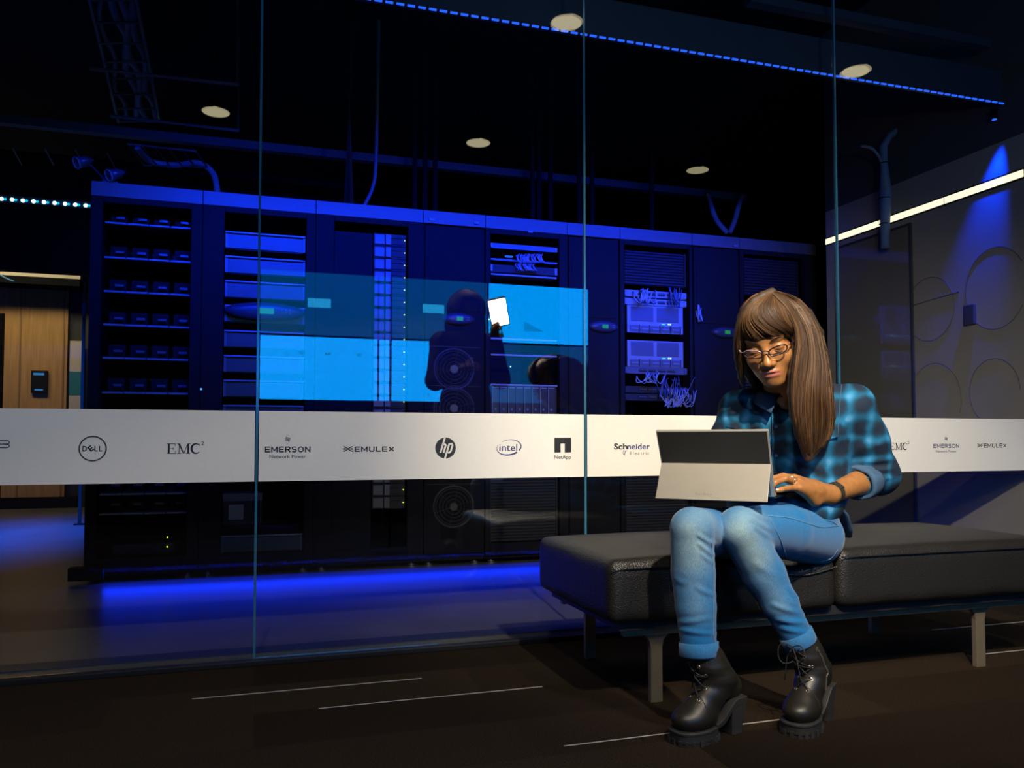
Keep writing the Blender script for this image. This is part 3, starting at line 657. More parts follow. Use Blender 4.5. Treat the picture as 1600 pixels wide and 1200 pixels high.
# conduits rising from the cabinet tops
M_pipe = mat('conduit_blue', (.10, .11, .15), .6, 0)
def pipe(px, w, y0, y1, Y, lab, m=None):
    a = aty(px, y1, Y); b = aty(px, y0, Y); h = b.z - a.z
    r = empty('conduit', (a.x, Y, a.z)); tag(r, lab, 'conduit', 'upright conduits'); rad = w / 2 * (a - CAM).dot(VF) / FPX
    MB().cyl((0, 0, 0), (0, 0, h), rad, n=14).build('pipe', m or M_pipe, r, smooth=True)
    MB().cyl((0, 0, 0), (0, 0, .05), rad * 1.25, n=14).ring((0, 0, .05), (0, 0, 1), rad * 1.2, rad * .15, 14, 5).build('collar', M_gear, r, smooth=True)
    return r
for (px, w, Y, lab) in ((545, 16, 2.1, 'thick blue lit conduit rising from the cabinets'),):
    a = aty(px, 305, Y); z0 = TOP; r = empty('conduit', (a.x, Y, z0)); tag(r, lab, 'conduit', None)
    MB().cyl((0, 0, 0), (0, 0, 3.3 - z0), .034, n=16).build('pipe', M_pipe, r, smooth=True)
    m = MB(); [m.ring((0, 0, .01 + k * .016), (0, 0, 1), .036, .006, 16, 5) for k in range(4)]; m.build('collar', M_gear, r, smooth=True)
a = aty(564, 305, 2.1)
o = cable([(a.x, 2.1, TOP), (a.x + .01, 2.1, TOP + .06), (a.x + .07, 2.1, TOP + .2), (a.x + .09, 2.1, TOP + .4), (a.x + .10, 2.1, 3.3)], .011, M_pipe, 'thin flexible conduit beside the thick upright one', None, 'flexible_conduit', 8)
labs2 = dict(zip(sorted((648, 664, 680, 832, 842, 905, 925, 1018, 860)), ['leftmost', 'second', 'third', 'fourth', 'fifth', 'sixth', 'seventh', 'eighth', 'rightmost']))
for i, px in enumerate((648, 664, 680, 832, 842, 905, 925, 1018, 860)):
    a = aty(px, 290, 2.4); r = empty('hanging_rod', (a.x, 2.4, TOP)); tag(r, 'dark upright rod before the pale rail, %s in the row' % labs2[px], 'rod', 'dark rods before the rail')
    MB().box(-.014, .014, -.01, .01, 0, 3.3 - TOP).build('rod', M_dark, r); MB().box(-.03, .03, -.02, .02, 0, .01).build('foot_plate', M_dark, r)
# cable ladder with cables, top left
r = empty('cable_ladder', (-1.0, 1.2, 2.85)); tag(r, 'dark cable ladder running across the ceiling at the top left', 'cable ladder')
M_lad = mat('ladder_steel', (.09, .10, .12), .5, .5); M_bund = mat('grey_cable_jacket', (.13, .15, .20), .6, var=.3, scale=40)
def P3(px, py, z): p = atz(px, py, z); return Vector(p)
za = 2.85
e0, e1 = P3(130, -40, za), P3(185, 190, za); g0, g1 = P3(205, -40, za), P3(250, 190, za)
for a, b in ((e0, e1), (g0, g1)): MB().tube([a - r.location, b - r.location], .012, 6).build('side_rail', M_lad, r)
for k in range(9):
    u = k / 8; MB().tube([e0.lerp(e1, u) - r.location, g0.lerp(g1, u) - r.location], .008, 6).build('rung', M_lad, r)
for k, u in enumerate((.15, .5, .62, .85)):
    a = e0.lerp(g0, u) + Vector((0, 0, .03)); b = e1.lerp(g1, u) + Vector((0, 0, .03)); pts = [a.lerp(b, i / 8) + Vector((.02 * math.sin(i * 1.9 + k * 2), 0, .012 * (i % 2))) for i in range(9)]
    o = cable(pts, .020 if k else .012, M_bund, 'grey cable bundle in the top left ladder, %s' % ('thinnest, leftmost', 'left of the middle', 'right of the middle', 'rightmost')[k], 'cable bundles in the ladder', 'cable_bundle', 8)
def rail3(name, pts, rad, lab, m=None):
    P = [Vector(p) for p in pts]; o = MB().tube(P, rad, 6).build(name, m or M_lad, None, off=P[0]); tag(o, lab, 'rail'); return o
zb = 2.65
rail3('support_bar', [P3(140, 107, zb), P3(372, 132, zb)], .011, 'upper cross bar under the cable ladder')
rail3('support_bar', [P3(172, 181, zb), P3(374, 204, zb)], .011, 'lower cross bar under the cable ladder')
rail3('threaded_rod', [P3(370, 132, zb) , P3(370, 132, zb) + Vector((0, 0, .6))], .005, 'thin rod holding the upper cross bar')
rail3('threaded_rod', [P3(372, 204, zb), P3(372, 204, zb) + Vector((0, 0, .6))], .005, 'thin rod holding the lower cross bar')
# lower basket tray above cabinet A
r = empty('basket_tray', tuple(P3(200, 262, 2.35))); tag(r, 'wire basket tray above the left cabinet', 'basket tray'); O = r.location.copy()
q = [P3(200, 225, 2.35), P3(305, 236, 2.35), P3(325, 262, 2.35), P3(225, 258, 2.35)]
m = MB(); [m.tube([q[i] - O, q[(i + 1) % 4] - O], .006, 5) for i in range(4)]; m.build('rim', M_lad, r)
for k in range(1, 5): MB().tube([q[0].lerp(q[1], k / 5) - O, q[3].lerp(q[2], k / 5) - O], .005, 5).build('wire', M_lad, r)
cable([P3(215, 232, 2.36), P3(235, 252, 2.38), P3(275, 258, 2.38), P3(310, 255, 2.38), P3(335, 275, 2.30), Vector((aty(342, 292, 2.2).x, 2.2, TOP + .01))], .018, M_bund, 'cable bundle falling from the basket tray to the cabinet', None, 'cable_bundle', 8)
for i, (px, py) in enumerate(((20, 232), (70, 232), (118, 234), (168, 240))):
    a = P3(px, py, 2.5); b = P3(px + 14, py + 26, 2.5); rail3('roof_strut', [a, b], .005, 'short pale strut at the left, ' + ('far left', 'second from left', 'third from left', 'nearest the spotlight')[i])
# spotlights on the left cabinet
M_spot = mat('spot_body', (.05, .06, .10), .3, .3)
r = empty('spotlight', (xf(165), FR + .04, TOP)); tag(r, 'pair of small black spotlights clamped on the left cabinet top', 'spotlight')
for s_ in (0, 1):
    c = Vector((.05 * s_ - (.10 if s_ == 0 else 0), -.03, .055 + (.05 if s_ == 0 else 0)))
    h = MB().tube([c + Vector((.035, .02, .02)), c, c + Vector((-.045, -.03, -.025))], [.020, .026, .030], 14).build('lamp_head', M_spot, r, smooth=True)
    MB().ring(c + Vector((-.046, -.031, -.026)), (-.7, -.5, -.4), .029, .004, 16, 5).build('lamp_rim', M_gear, h)
MB().tube([(-.10, -.02, .10), (-.02, 0, .02), (0, 0, 0)], .007, 6).box(-.03, .04, -.03, .03, 0, .012).build('clamp', M_spot, r)
# vertical cable bundle by the side wall
r_ = [aty(1480, 160, .75), aty(1430, 186, .8), aty(1390, 212, .85), aty(1380, 230, .85), aty(1382, 262, .85), aty(1384, 300, .85), aty(1383, 350, .85), aty(1383, 388, .85)]
r = empty('cable_bundle', tuple(r_[3])); tag(r, 'strapped cable bundle hanging beside the lit slot in the right wall', 'cable bundle'); O = r.location.copy()
MB().tube([p - O for p in r_], [.012, .018, .020, .022, .021, .032, .026, .024], 10).build('sleeve', mat('blue_sleeve', (.10, .16, .26), .6, var=.3, scale=50), r, smooth=True)
for py in (255, 310, 350):
    p = aty(1382, py, .85) - O; MB().ring(p, (0, 0, 1), .030 if py == 310 else .026, .003, 14, 5).build('strap', M_dark, r)
cable([aty(1345, 228, .85), aty(1362, 232, .85), aty(1374, 246, .85), aty(1380, 262, .85)], .008, M_bund, 'thin cable joining the strapped bundle from the left', None, 'side_cable', 8)
for i, (a, b, c) in enumerate((((1112, 325), (1120, 345), (1136, 364)), ((1154, 322), (1148, 345), (1140, 364)))):
    cable([aty(a[0] - (6 if i == 0 else -6), 303, 2.6), aty(a[0], a[1], 2.1), aty(b[0], b[1], 2.1), aty(c[0], c[1], 2.1)], .018, M_bund, 'short %s cable of the V shape above the cabinets' % ('left' if i == 0 else 'right'), None, 'dropped_cable', 8)
r = empty('added_ceiling_spotlight', (2.62, .42, 2.80)); tag(r, 'added small black spotlight high above the glass, brightening the bright rack', 'spotlight')  # housing made up for the added rack lamp
dk = (Vector((2.42, 1.8, 1.34)) - Vector((2.62, .42, 2.78))).normalized(); m = MB(); m.tube([dk * -.13, dk * -.12, dk * -.01 - dk * .0], [.02, .035, .038], 16); m.build('can', M_dark, r, smooth=True); MB().cyl((0, 0, 0), (0, 0, .5), .008, n=8).build('stem', M_dark, r)
# small wall fixture emitting the blue cone
r = empty('wall_spotlight', (3.35, .16, 2.26)); tag(r, 'small blue spotlight high on the right wall', 'spotlight'); MB().cyl((0, 0, 0), (0, 0, .05), .018, n=14).build('body', M_dark, r); MB().cyl((0, 0, -.003), (0, 0, 0), .011, n=12).build('lens', emis('blue_lens', (.02, .12, 1), 1.6), r)
# lit slot in the side wall
r = empty('linear_light', (3.4, .05, 1.97)); tag(r, 'slim warm white light line set along the right wall', 'light')
for k in range(3):
    y0 = .0 + k * .458; MB().box(-.006, 0, y0 + .003, y0 + .455, -.017, .017).build('diffuser', emis('warm_tube', (1.0, .86, .60), 1.5), r)
MB().box(-.003, .002, 0, 1.374, -.026, .026).build('frame', M_dark, r)
# raised curved graphic on the side wall
M_line = mat('dark_line', (.12, .11, .10), .5)
r = empty('wall_graphic', (3.4, .55, 1.2)); tag(r, 'faint dark curved line graphic on the right wall', 'wall graphic')
for (py_, pz_, ry, rz, a0, a1) in ((.62, 1.42, .16, .17, 30, 330), (.22, 1.46, .17, .20, -150, 150), (.60, .93, .17, .20, 20, 200), (.24, .96, .14, .16, -90, 180)):
    pts = [(-.002, py_ - .55 + ry * math.cos(R(a0 + (a1 - a0) * k / 24)), pz_ - 1.2 + rz * math.sin(R(a0 + (a1 - a0) * k / 24))) for k in range(25)]
    MB().tube(pts, .0018, 5).build('line', M_line, r)
MB().tube([(-.002, .27, .25), (-.002, -.12, .28)], .004, 5).build('line', M_line, r)
o = MB().box(-.02, 0, -.03, .03, -.05, .05).build('wall_switch', mat('switch_plate', (.05, .055, .09), .4), None, bevel=.004); p = atx(1518, 492, 3.4); o.location = p; tag(o, 'small dark switch box on the right wall', 'switch')
# dark glazed door panel in the side wall
r = empty('glass_panel', (3.4, .74, .06)); tag(r, 'dark glossy panel in the right wall showing blue reflections', 'wall panel')
MB().box(-.008, 0, 0, .58, 0, 1.84).build('pane', mat('smoked_glass', (.17, .155, .12), .05, 0, spec=.5), r)
MB().box(-.014, 0, -.012, 0, 0, 1.84).box(-.014, 0, .58, .592, 0, 1.84).box(-.014, 0, -.012, .592, 1.84, 1.852).build('frame', mat('panel_frame', (.04, .04, .045), .4), r)
# left back strip with white dots
a = aty(0, 311, 4.0); b = aty(136, 321, 4.0)
r = empty('led_strip', (a.x - .5, 4.0, (a.z + b.z) / 2)); tag(r, 'bright dotted led strip at the left, ending behind the left cabinet', 'led strip')
n = 20; L_ = b.x - a.x + 1.1; MB().box(0, L_, 0, .03, -.02, .03).build('housing', M_hous, r)
wp = MB().ell((0, 0, 0), .014, .008, .014, 10, 6).build('led', M_wled, r); cp = MB().ell((0, 0, 0), .010, .006, .010, 8, 5).build('small_led', M_cled, r)
for k in range(26):
    x = .02 + k * .0700
    if x > L_: break
    for j, src in enumerate((wp, cp)):
        o = src if k == 0 else src.copy()
        if k: COL.objects.link(o)
        o.parent = r; o.location = (x + j * .024, -.004, 0)
o = MB().box(-3, 3.0, 0, .12, 0, .9).build('bulkhead', M_dark, None); o.location = (-2.2, 4.04, 2.0); tag(o, 'dark bulkhead carrying the dotted led strip at the left', 'bulkhead'); 
# ---- far corridor behind, left
Yw = 7.0
def zw(px, py, Y=Yw): return aty(px, py, Y).z
def xw(px, Y=Yw): return aty(px, 600, Y).x
struct(MB().box(-6, xw(104), Yw, Yw + .1, .12, zw(50, 449)), 'wall_wood', MWOOD)
struct(MB().box(-6, xw(125), Yw - .02, Yw + .1, 0, .12), 'baseboard_far', M_black)
struct(MB().box(xw(-60), xw(5), Yw - .01, Yw, .12, zw(5, 490)), 'door_1', M_dark)
for px in (30, 98): struct(MB().box(xw(px) - .008, xw(px) + .008, Yw - .008, Yw, .12, zw(50, 449)), 'trim_%d' % (4 + (px > 50)), mat('wood_edge', (.30, .18, .07), .5))
struct(MB().box(xw(104), xw(140), Yw + .05, Yw + .15, 0, 3.3), 'wall_corridor', mat('dark_grey', (.03, .035, .04), .6))
for i, (y0, y1) in enumerate(((378, 397), (415, 441))):
    struct(MB().box(-6, xw(131), Yw - .3, Yw + .1, zw(60, y1), zw(60, y0)), 'trim_%d' % (6 + i), M_beige)
struct(MB().box(-6, xw(131), Yw - .32, Yw + .1, zw(60, 415), zw(60, 397)), 'trim_8', M_dark)
struct(MB().box(-6, xw(131), Yw - .32, Yw + .1, zw(60, 452), zw(60, 441)), 'trim_9', M_dark)
r = empty('access_reader', tuple(aty(62, 614, Yw))); tag(r, 'small black access reader on the wooden wall', 'card reader')
w2 = (xw(75) - xw(49)) / 2; h2 = zw(62, 579) - zw(62, 614)
MB().box(-w2, w2, -.04, 0, 0, h2).build('case', M_black, r, bevel=.008); e = emis('reader_light', (.03, .25, .6), .7)
MB().box(-w2 * .7, w2 * .6, -.043, -.04, h2 * .78, h2 * .88).build('display', e, r); MB().box(-w2 * .5, w2 * .5, -.043, -.04, h2 * .10, h2 * .16).build('status_bar', e, r)
r = empty('wall_poster', (xw(109), Yw - .03, zw(118, 640))); tag(r, 'cream poster with a teal band at the edge of the left cabinet', 'poster'); W_ = xw(130) - xw(109)
z3 = zw(118, 533) - zw(118, 640)
MB().box(0, W_, 0, .01, -.3, z3).build('sheet', M_beige, r); MB().box(0, W_, -.002, 0, zw(118, 618) - zw(118, 640), zw(118, 581) - zw(118, 640)).build('teal_band', mat('teal_print', (.02, .20, .24), .6), r)
r = empty('metal_post', (xw(129, 5), 5, 0)); tag(r, 'thin pale post left of the left cabinet', 'post'); MB().box(-.012, .012, -.012, .012, 0, zw(129, 402, 5)).build('post', mat('post_metal', (.12, .11, .08), .7, 0), r); MB().box(-.04, .04, -.04, .04, 0, .01).build('foot_plate', M_black, r)
cable([aty(0, 430, 6.6), aty(12, 436, 6.6), aty(22, 440, 6.6)], .01, mat('blue_hose', (.05, .2, .4), .5), 'blue hose at the far left edge above the wood', None, 'hose', 6)

# ============================================================ BENCH
t = NT('black_leather'); tc = t.n('TexCoord'); vo = t.n('TexVoronoi'); vo.inputs['Scale'].default_value = 260; t.l(tc.outputs['Object'], vo.inputs['Vector'])
no = t.n('TexNoise'); no.inputs['Scale'].default_value = 9; no.inputs['Detail'].default_value = 4; t.l(tc.outputs['Object'], no.inputs['Vector'])
ad = t.math('MULTIPLY_ADD', no.outputs['Fac'], 3.0, vo.outputs['Distance']); bp = t.n('Bump'); bp.inputs['Strength'].default_value = .28; bp.inputs['Distance'].default_value = .006; t.l(ad, bp.inputs['Height']); t.l(bp.outputs[0], t.b.inputs['Normal'])
t.b.inputs['Base Color'].default_value = (.013, .012, .0115, 1); t.b.inputs['Roughness'].default_value = .42; MLEA = t.m
def cushion(x0, x1, y0, y1, z0, z1, name, parent, off, dent=None, seedv=0):
    """rounded, slightly crowned cushion as a fine grid box"""
    nx, ny, nz = int((x1 - x0) / .018), int((y1 - y0) / .018), 10; w, d, h = x1 - x0, y1 - y0, z1 - z0; r = .028
    import bmesh
    bm = bmesh.new(); key = {}
    def V(i, j, k):
        if (i, j, k) in key: return key[i, j, k]
        x, y, z = w * i / nx, d * j / ny, h * k / nz
        cx_, cy_, cz_ = min(max(x, r), w - r), min(max(y, r), d - r), min(max(z, r), h - r)
        v = Vector((x - cx_, y - cy_, z - cz_))
        if v.length > 1e-6: p = Vector((cx_, cy_, cz_)) + v.normalized() * min(r, v.length if (abs(v.x) > 0) + (abs(v.y) > 0) + (abs(v.z) > 0) < 2 else r)
        else: p = Vector((x, y, z))
        u, q = x / w, y / d
        if k == nz: p.z += .014 * (max(0, math.sin(math.pi * u)) ** .5) * (max(0, math.sin(math.pi * q)) ** .5)
        if j == 0 or j == ny or i == 0 or i == nx: p.z += .002 * math.sin(x * 31 + y * 23 + seedv)
        X, Y = x0 + p.x, y0 + p.y
        f = (p.z / h) ** 1.5
        bul = .008 * math.sin(math.pi * min(1, max(0, z / h)))
        if j == 0: p.y -= bul
        if i == 0: p.x -= bul
        if i == nx: p.x += bul * .3
        if dent:
            g = math.exp(-(((X - dent[0]) / dent[2]) ** 2 + ((Y - dent[1]) / dent[3]) ** 2)); p.z -= dent[4] * g * f
            if j == 0: p.y -= .010 * g * math.sin(z / h * 9 + x * 12)
        key[i, j, k] = bm.verts.new((X - off[0], Y - off[1], z0 + p.z - off[2])); return key[i, j, k]
    for i in range(nx):
        for j in range(ny):
            for k in (0, nz): bm.faces.new([V(i, j, k), V(i + 1, j, k), V(i + 1, j + 1, k), V(i, j + 1, k)])
    for i in range(nx):
        for k in range(nz):
            for j in (0, ny): bm.faces.new([V(i, j, k), V(i + 1, j, k), V(i + 1, j, k + 1), V(i, j, k + 1)])
    for j in range(ny):
        for k in range(nz):
            for i in (0, nx): bm.faces.new([V(i, j, k), V(i, j + 1, k), V(i, j + 1, k + 1), V(i, j, k + 1)])
    bmesh.ops.recalc_face_normals(bm, faces=bm.faces)
    for f in bm.faces: f.smooth = True
    me = bpy.data.meshes.new(name); bm.to_mesh(me); bm.free(); me.materials.append(MLEA); return link(name, me, parent)
BO = (1.6, -.5, 0); bench = empty('bench', BO); tag(bench, 'black leather bench with two cushions on a steel frame in front of the glass', 'bench')
c1 = cushion(.888, 1.606, -.81, -.235, .235, .405, 'seat_cushion', bench, BO, (1.48, -.76, .16, .18, .045)); c1['label'] = 'left cushion, pressed down where the person sits'
c2 = cushion(1.614, 2.46, -.81, -.235, .235, .405, 'seat_cushion', bench, BO, None, 2); c2['label'] = 'right cushion with a smooth top'
for c, (a, b) in ((c1, (.895, 1.60)), (c2, (1.62, 2.454))):
    m = MB(); zz = .384; pts = [(a - BO[0], -.812 - BO[1], zz), (b - BO[0], -.812 - BO[1], zz)]
    m.tube([( a + (b - a) * k / 20 - BO[0], -.815 - BO[1], zz - (.045 * math.exp(-((a + (b - a) * k / 20 - 1.48) / .16) ** 2) if c is c1 else 0)) for k in range(21)], .0022, 6); m.build('seam_piping', MLEA, c)
M_leg = mat('brushed_steel', (.40, .33, .22), .38, .75, var=.1, scale=40)
M_board = mat('base_board', (.015, .015, .017), .5)
MB().box(.93 - BO[0], 2.42 - BO[0], -.775 - BO[1], -.26 - BO[1], .212, .237).build('base_board', M_board, bench)
f = MB(); 
for y in (-.74, -.28): f.box(.955 - BO[0], 2.39 - BO[0], y - .012 - BO[1], y + .012 - BO[1], .188, .212)
f.build('frame_rail', M_leg, bench, bevel=.003)
for x in (1.06, 2.212):
    for y in (-.728, -.268):
        s_ = 1 if x < 1.5 else -1
        pr = [(-.018, 0), (.018, 0), (.018, .150), (.022, .170), (.036, .184), (.052, .190), (-.052, .190), (-.036, .184), (-.022, .170), (-.018, .150)]
        m = MB(); m.prism(pr, y - .009 - BO[1], y + .009 - BO[1], lambda X, Z, Y_, x=x: (x - BO[0] + X, Y_, Z)); m.build('leg', M_leg, bench, bevel=.0015)

# ============================================================ SCREENS BEHIND THE CAMERA
SY = -4.47; SW = 1.018; SH = .565
M_bez = mat('bezel_black', (.01, .01, .012), .3)
M_on = emis('screen_bright', (.0, .34, 1.0), 7.4); M_off = emis('screen_dim', (.0, .075, .24), 4.2); M_dlg = emis('screen_dialog', (.02, .42, .85), 5.0); M_txt = emis('screen_text', (.0, .12, .35), 5)
labs = {(0, 0): 'bright wall screen, lower row at the left joint', (1, 0): 'bright wall screen, lower row in the middle', (2, 0): 'dim wall screen with a small message, lower row at the right', (0, 1): 'dim wall screen with a small message, upper row at the left', (1, 1): 'dim wall screen with a small message, upper row in the middle', (2, 1): 'bright wall screen with a chart, upper row at the right'}
for (i, j), lab in labs.items():
    x0 = .012 + i * 1.025; z0 = 1.075 + j * .571; r = empty('wall_screen', (x0, SY, z0)); tag(r, lab, 'screen', 'video wall screens')
    on = (i, j) in ((0, 0), (1, 0), (2, 1))
    MB().box(0, SW, -.08, -.004, 0, SH).build('case', M_bez, r)
    MB().box(.006, SW - .006, -.004, 0, .006, SH - .006).build('display', M_on if on else M_off, r)
    if not on: MB().box(.40 if i < 2 else .45, .60 if i < 2 else .65, 0, .002, .25 if i < 2 else .19, .33 if i < 2 else .27).build('message_box', M_dlg, r)
    else:
        m = MB()
        if j == 1:
            for k in range(14): m.box(.36 + k * .014, .366 + k * .014, 0, .002, .12, .12 + .09 * (1 - k / 14))
        else:
            for (tx, tz, s_) in ((.35, .40, '107'), (.58, .40, '364'), (.85, .40, '181')) if i == 0 else ():
                co, fs = text_mb(s_, .028); m.add([(SW - tx - c[0] if 0 else tx - 0 + c[0] * -1, .002, tz + c[1]) for c in co], fs)
            m.box(.45, .46, 0, .002, .06, .07)
        m.build('screen_graphic', M_txt, r)


KP = Vector((.86, -2.40, 1.98)); r = empty('added_stand_spotlight', (KP.x, KP.y, 0)); tag(r, 'added black spotlight on a slim stand beside the camera', 'spotlight')  # housing made up for the added key lamp
dk = (Vector((1.80, -.35, .75)) - KP).normalized(); KL = Vector((0, 0, KP.z))
m = MB(); n_ = 18; a_, b_, _ = frame_of(dk)
vs = [KL + dk * u + a_ * (q * math.cos(2 * math.pi * k / n_)) + b_ * (q * math.sin(2 * math.pi * k / n_)) for (u, q) in ((-.12, .02), (-.11, .045), (-.012, .050), (-.012, .046), (-.08, .04)) for k in range(n_)]
m.add(vs, [(j * n_ + k, j * n_ + (k + 1) % n_, (j + 1) * n_ + (k + 1) % n_, (j + 1) * n_ + k) for j in range(4) for k in range(n_)] + [tuple(range(n_))]); m.build('can', M_dark, r, smooth=True)
MB().tube([KL - dk * .09, Vector((-.09 * dk.x, -.09 * dk.y, KP.z - .06)), Vector((-.09 * dk.x, -.09 * dk.y, 0.02))], .008, 8).build('added_stand_pole', M_dark, r)
MB().cyl((-.09 * dk.x, -.09 * dk.y, 0), (-.09 * dk.x, -.09 * dk.y, .02), .12, n=24).build('base', M_dark, r)
# ============================================================ FIGURES: distance-field sculpting to one continuous surface
def axis_grid(lo, hi, coarse, fine=None, flo=0, fhi=0):
    if fine is None: return np.arange(lo, hi, coarse).astype(np.float32)
    a = np.arange(lo, flo, coarse); b = np.arange(flo, fhi, fine); c = np.arange(fhi, hi, coarse)
    return np.concatenate([a, b, c]).astype(np.float32)
class Field:
    def __init__(s, X, Y, Z): s.X, s.Y, s.Z = X, Y, Z; s.D = np.full((len(X), len(Y), len(Z)), .2, np.float32)
    def _win(s, lo, hi):
        r = []
        for A, l, h in zip((s.X, s.Y, s.Z), lo, hi):
            a = max(0, int(np.searchsorted(A, l)) - 1); b = min(len(A), int(np.searchsorted(A, h)) + 1); r.append(slice(a, b))
        return r
    def _op(s, w, d, k, op):
        A = s.D[w[0], w[1], w[2]]
        if A.size == 0: return
        if op == 'sub': A2, d2 = -A, d
        else: A2, d2 = A, d
        h = np.clip(.5 + .5 * (A2 - d2) / k, 0, 1); r = A2 + (d2 - A2) * h - k * h * (1 - h)
        s.D[w[0], w[1], w[2]] = -r if op == 'sub' else r
    def cone(s, a, b, r1, r2, k=.01, op='add'):
        a = np.array(a, np.float32); b = np.array(b, np.float32); m = max(r1, r2) + k + .02
        w = s._win(np.minimum(a, b) - m, np.maximum(a, b) + m)
        x = s.X[w[0]][:, None, None] - a[0]; y = s.Y[w[1]][None, :, None] - a[1]; z = s.Z[w[2]][None, None, :] - a[2]; v = b - a; L2 = float(v @ v) + 1e-9
        t = np.clip((x * v[0] + y * v[1] + z * v[2]) / L2, 0, 1)
        d = np.sqrt((x - t * v[0]) ** 2 + (y - t * v[1]) ** 2 + (z - t * v[2]) ** 2) - (r1 + (r2 - r1) * t); s._op(w, d, k, op); return s
    def chain(s, pts, rs, k=.01, op='add'):
        for i in range(len(pts) - 1): s.cone(pts[i], pts[i + 1], rs[i], rs[i + 1], k, op)
        return s
    def ell(s, c, r, k=.01, fr=None, op='add'):
        c = np.array(c, np.float32); m = max(r) + k + .02; w = s._win(c - m, c + m)
        x = s.X[w[0]][:, None, None] - c[0]; y = s.Y[w[1]][None, :, None] - c[1]; z = s.Z[w[2]][None, None, :] - c[2]
        if fr is not None:
            A = [np.array(v, np.float32) for v in fr]; x, y, z = [x * v[0] + y * v[1] + z * v[2] for v in A]
        k0 = np.sqrt((x / r[0]) ** 2 + (y / r[1]) ** 2 + (z / r[2]) ** 2); k1 = np.sqrt((x / r[0] ** 2) ** 2 + (y / r[1] ** 2) ** 2 + (z / r[2] ** 2) ** 2)
        d = k0 * (k0 - 1) / np.maximum(k1, 1e-6); s._op(w, d.astype(np.float32), k, op); return s
    def cut(s, p, n):
        """remove everything on the +n side of the plane"""
        p = Vector(p); n = Vector(n).normalized()
        d = (s.X[:, None, None] - p.x) * n.x + (s.Y[None, :, None] - p.y) * n.y + (s.Z[None, None, :] - p.z) * n.z; s.D = np.maximum(s.D, d.astype(np.float32)); return s
    def mesh(s, name, m, parent=None, off=(0, 0, 0)):
        D = s.D; S = D < 0
        c = np.zeros([n - 1 for n in D.shape], np.int8)
        for i in (0, 1):
            for j in (0, 1):
                for k in (0, 1): c += S[i:c.shape[0] + i, j:c.shape[1] + j, k:c.shape[2] + k]
        idx = np.argwhere((c > 0) & (c < 8)); N = len(idx); lin = np.ravel_multi_index(idx.T, c.shape)
        acc = np.zeros((N, 3)); cnt = np.zeros(N); AX = (s.X, s.Y, s.Z)
        corners = [(i, j, k) for i in (0, 1) for j in (0, 1) for k in (0, 1)]
        val = {q: D[idx[:, 0] + q[0], idx[:, 1] + q[1], idx[:, 2] + q[2]].astype(float) for q in corners}
        pos = lambda q: np.stack([AX[a][idx[:, a] + q[a]] for a in range(3)], 1).astype(float)
        for q in corners:
            for a in range(3):
                if q[a]: continue
                q2 = list(q); q2[a] = 1; q2 = tuple(q2); v0, v1 = val[q], val[q2]; mk = (v0 < 0) != (v1 < 0)
                t = np.where(mk, v0 / np.where(mk, v0 - v1, 1), 0); P = pos(q) + (pos(q2) - pos(q)) * t[:, None]
                acc[mk] += P[mk]; cnt[mk] += 1
        V = acc / cnt[:, None]; F = []
        for a in range(3):
            sl0 = [slice(None)] * 3; sl1 = [slice(None)] * 3; sl0[a] = slice(0, -1); sl1[a] = slice(1, None)
            e = np.argwhere(S[tuple(sl0)] != S[tuple(sl1)]); b, d = (a + 1) % 3, (a + 2) % 3
            e = e[(e[:, b] > 0) & (e[:, d] > 0) & (e[:, b] < D.shape[b] - 1) & (e[:, d] < D.shape[d] - 1)]
            flip = S[tuple(e.T)]; q = []
            for (ob, od) in ((-1, -1), (0, -1), (0, 0), (-1, 0)):
                g = e.copy(); g[:, b] += ob; g[:, d] += od; q.append(np.searchsorted(lin, np.ravel_multi_index(g.T, c.shape)))
            q = np.stack(q, 1); q[~flip] = q[~flip][:, ::-1]; F.append(q)
        F = np.concatenate(F); V = V - np.array(off)
        me = bpy.data.meshes.new(name); me.vertices.add(N); me.vertices.foreach_set('co', V.astype(np.float32).ravel())
        me.loops.add(F.size); me.loops.foreach_set('vertex_index', F.astype(np.int32).ravel()); me.polygons.add(len(F)); me.polygons.foreach_set('loop_start', np.arange(0, F.size, 4, dtype=np.int32))
        try: me.polygons.foreach_set('loop_total', np.full(len(F), 4, np.int32))
        except Exception: pass
        me.polygons.foreach_set('use_smooth', np.ones(len(F), bool)); me.update(calc_edges=True); me.validate()
        if m: me.materials.append(m)
        o = link(name, me, parent); o['_v'] = 0; del o['_v']; o.location = off if parent is None else (0, 0, 0)
        return o
def vco(o): a = np.empty(len(o.data.vertices) * 3, np.float32); o.data.vertices.foreach_get('co', a); return a.reshape(-1, 3)
def vattr(o, name, val): a = o.data.attributes.new(name, 'FLOAT', 'POINT'); a.data.foreach_set('value', val.astype(np.float32))
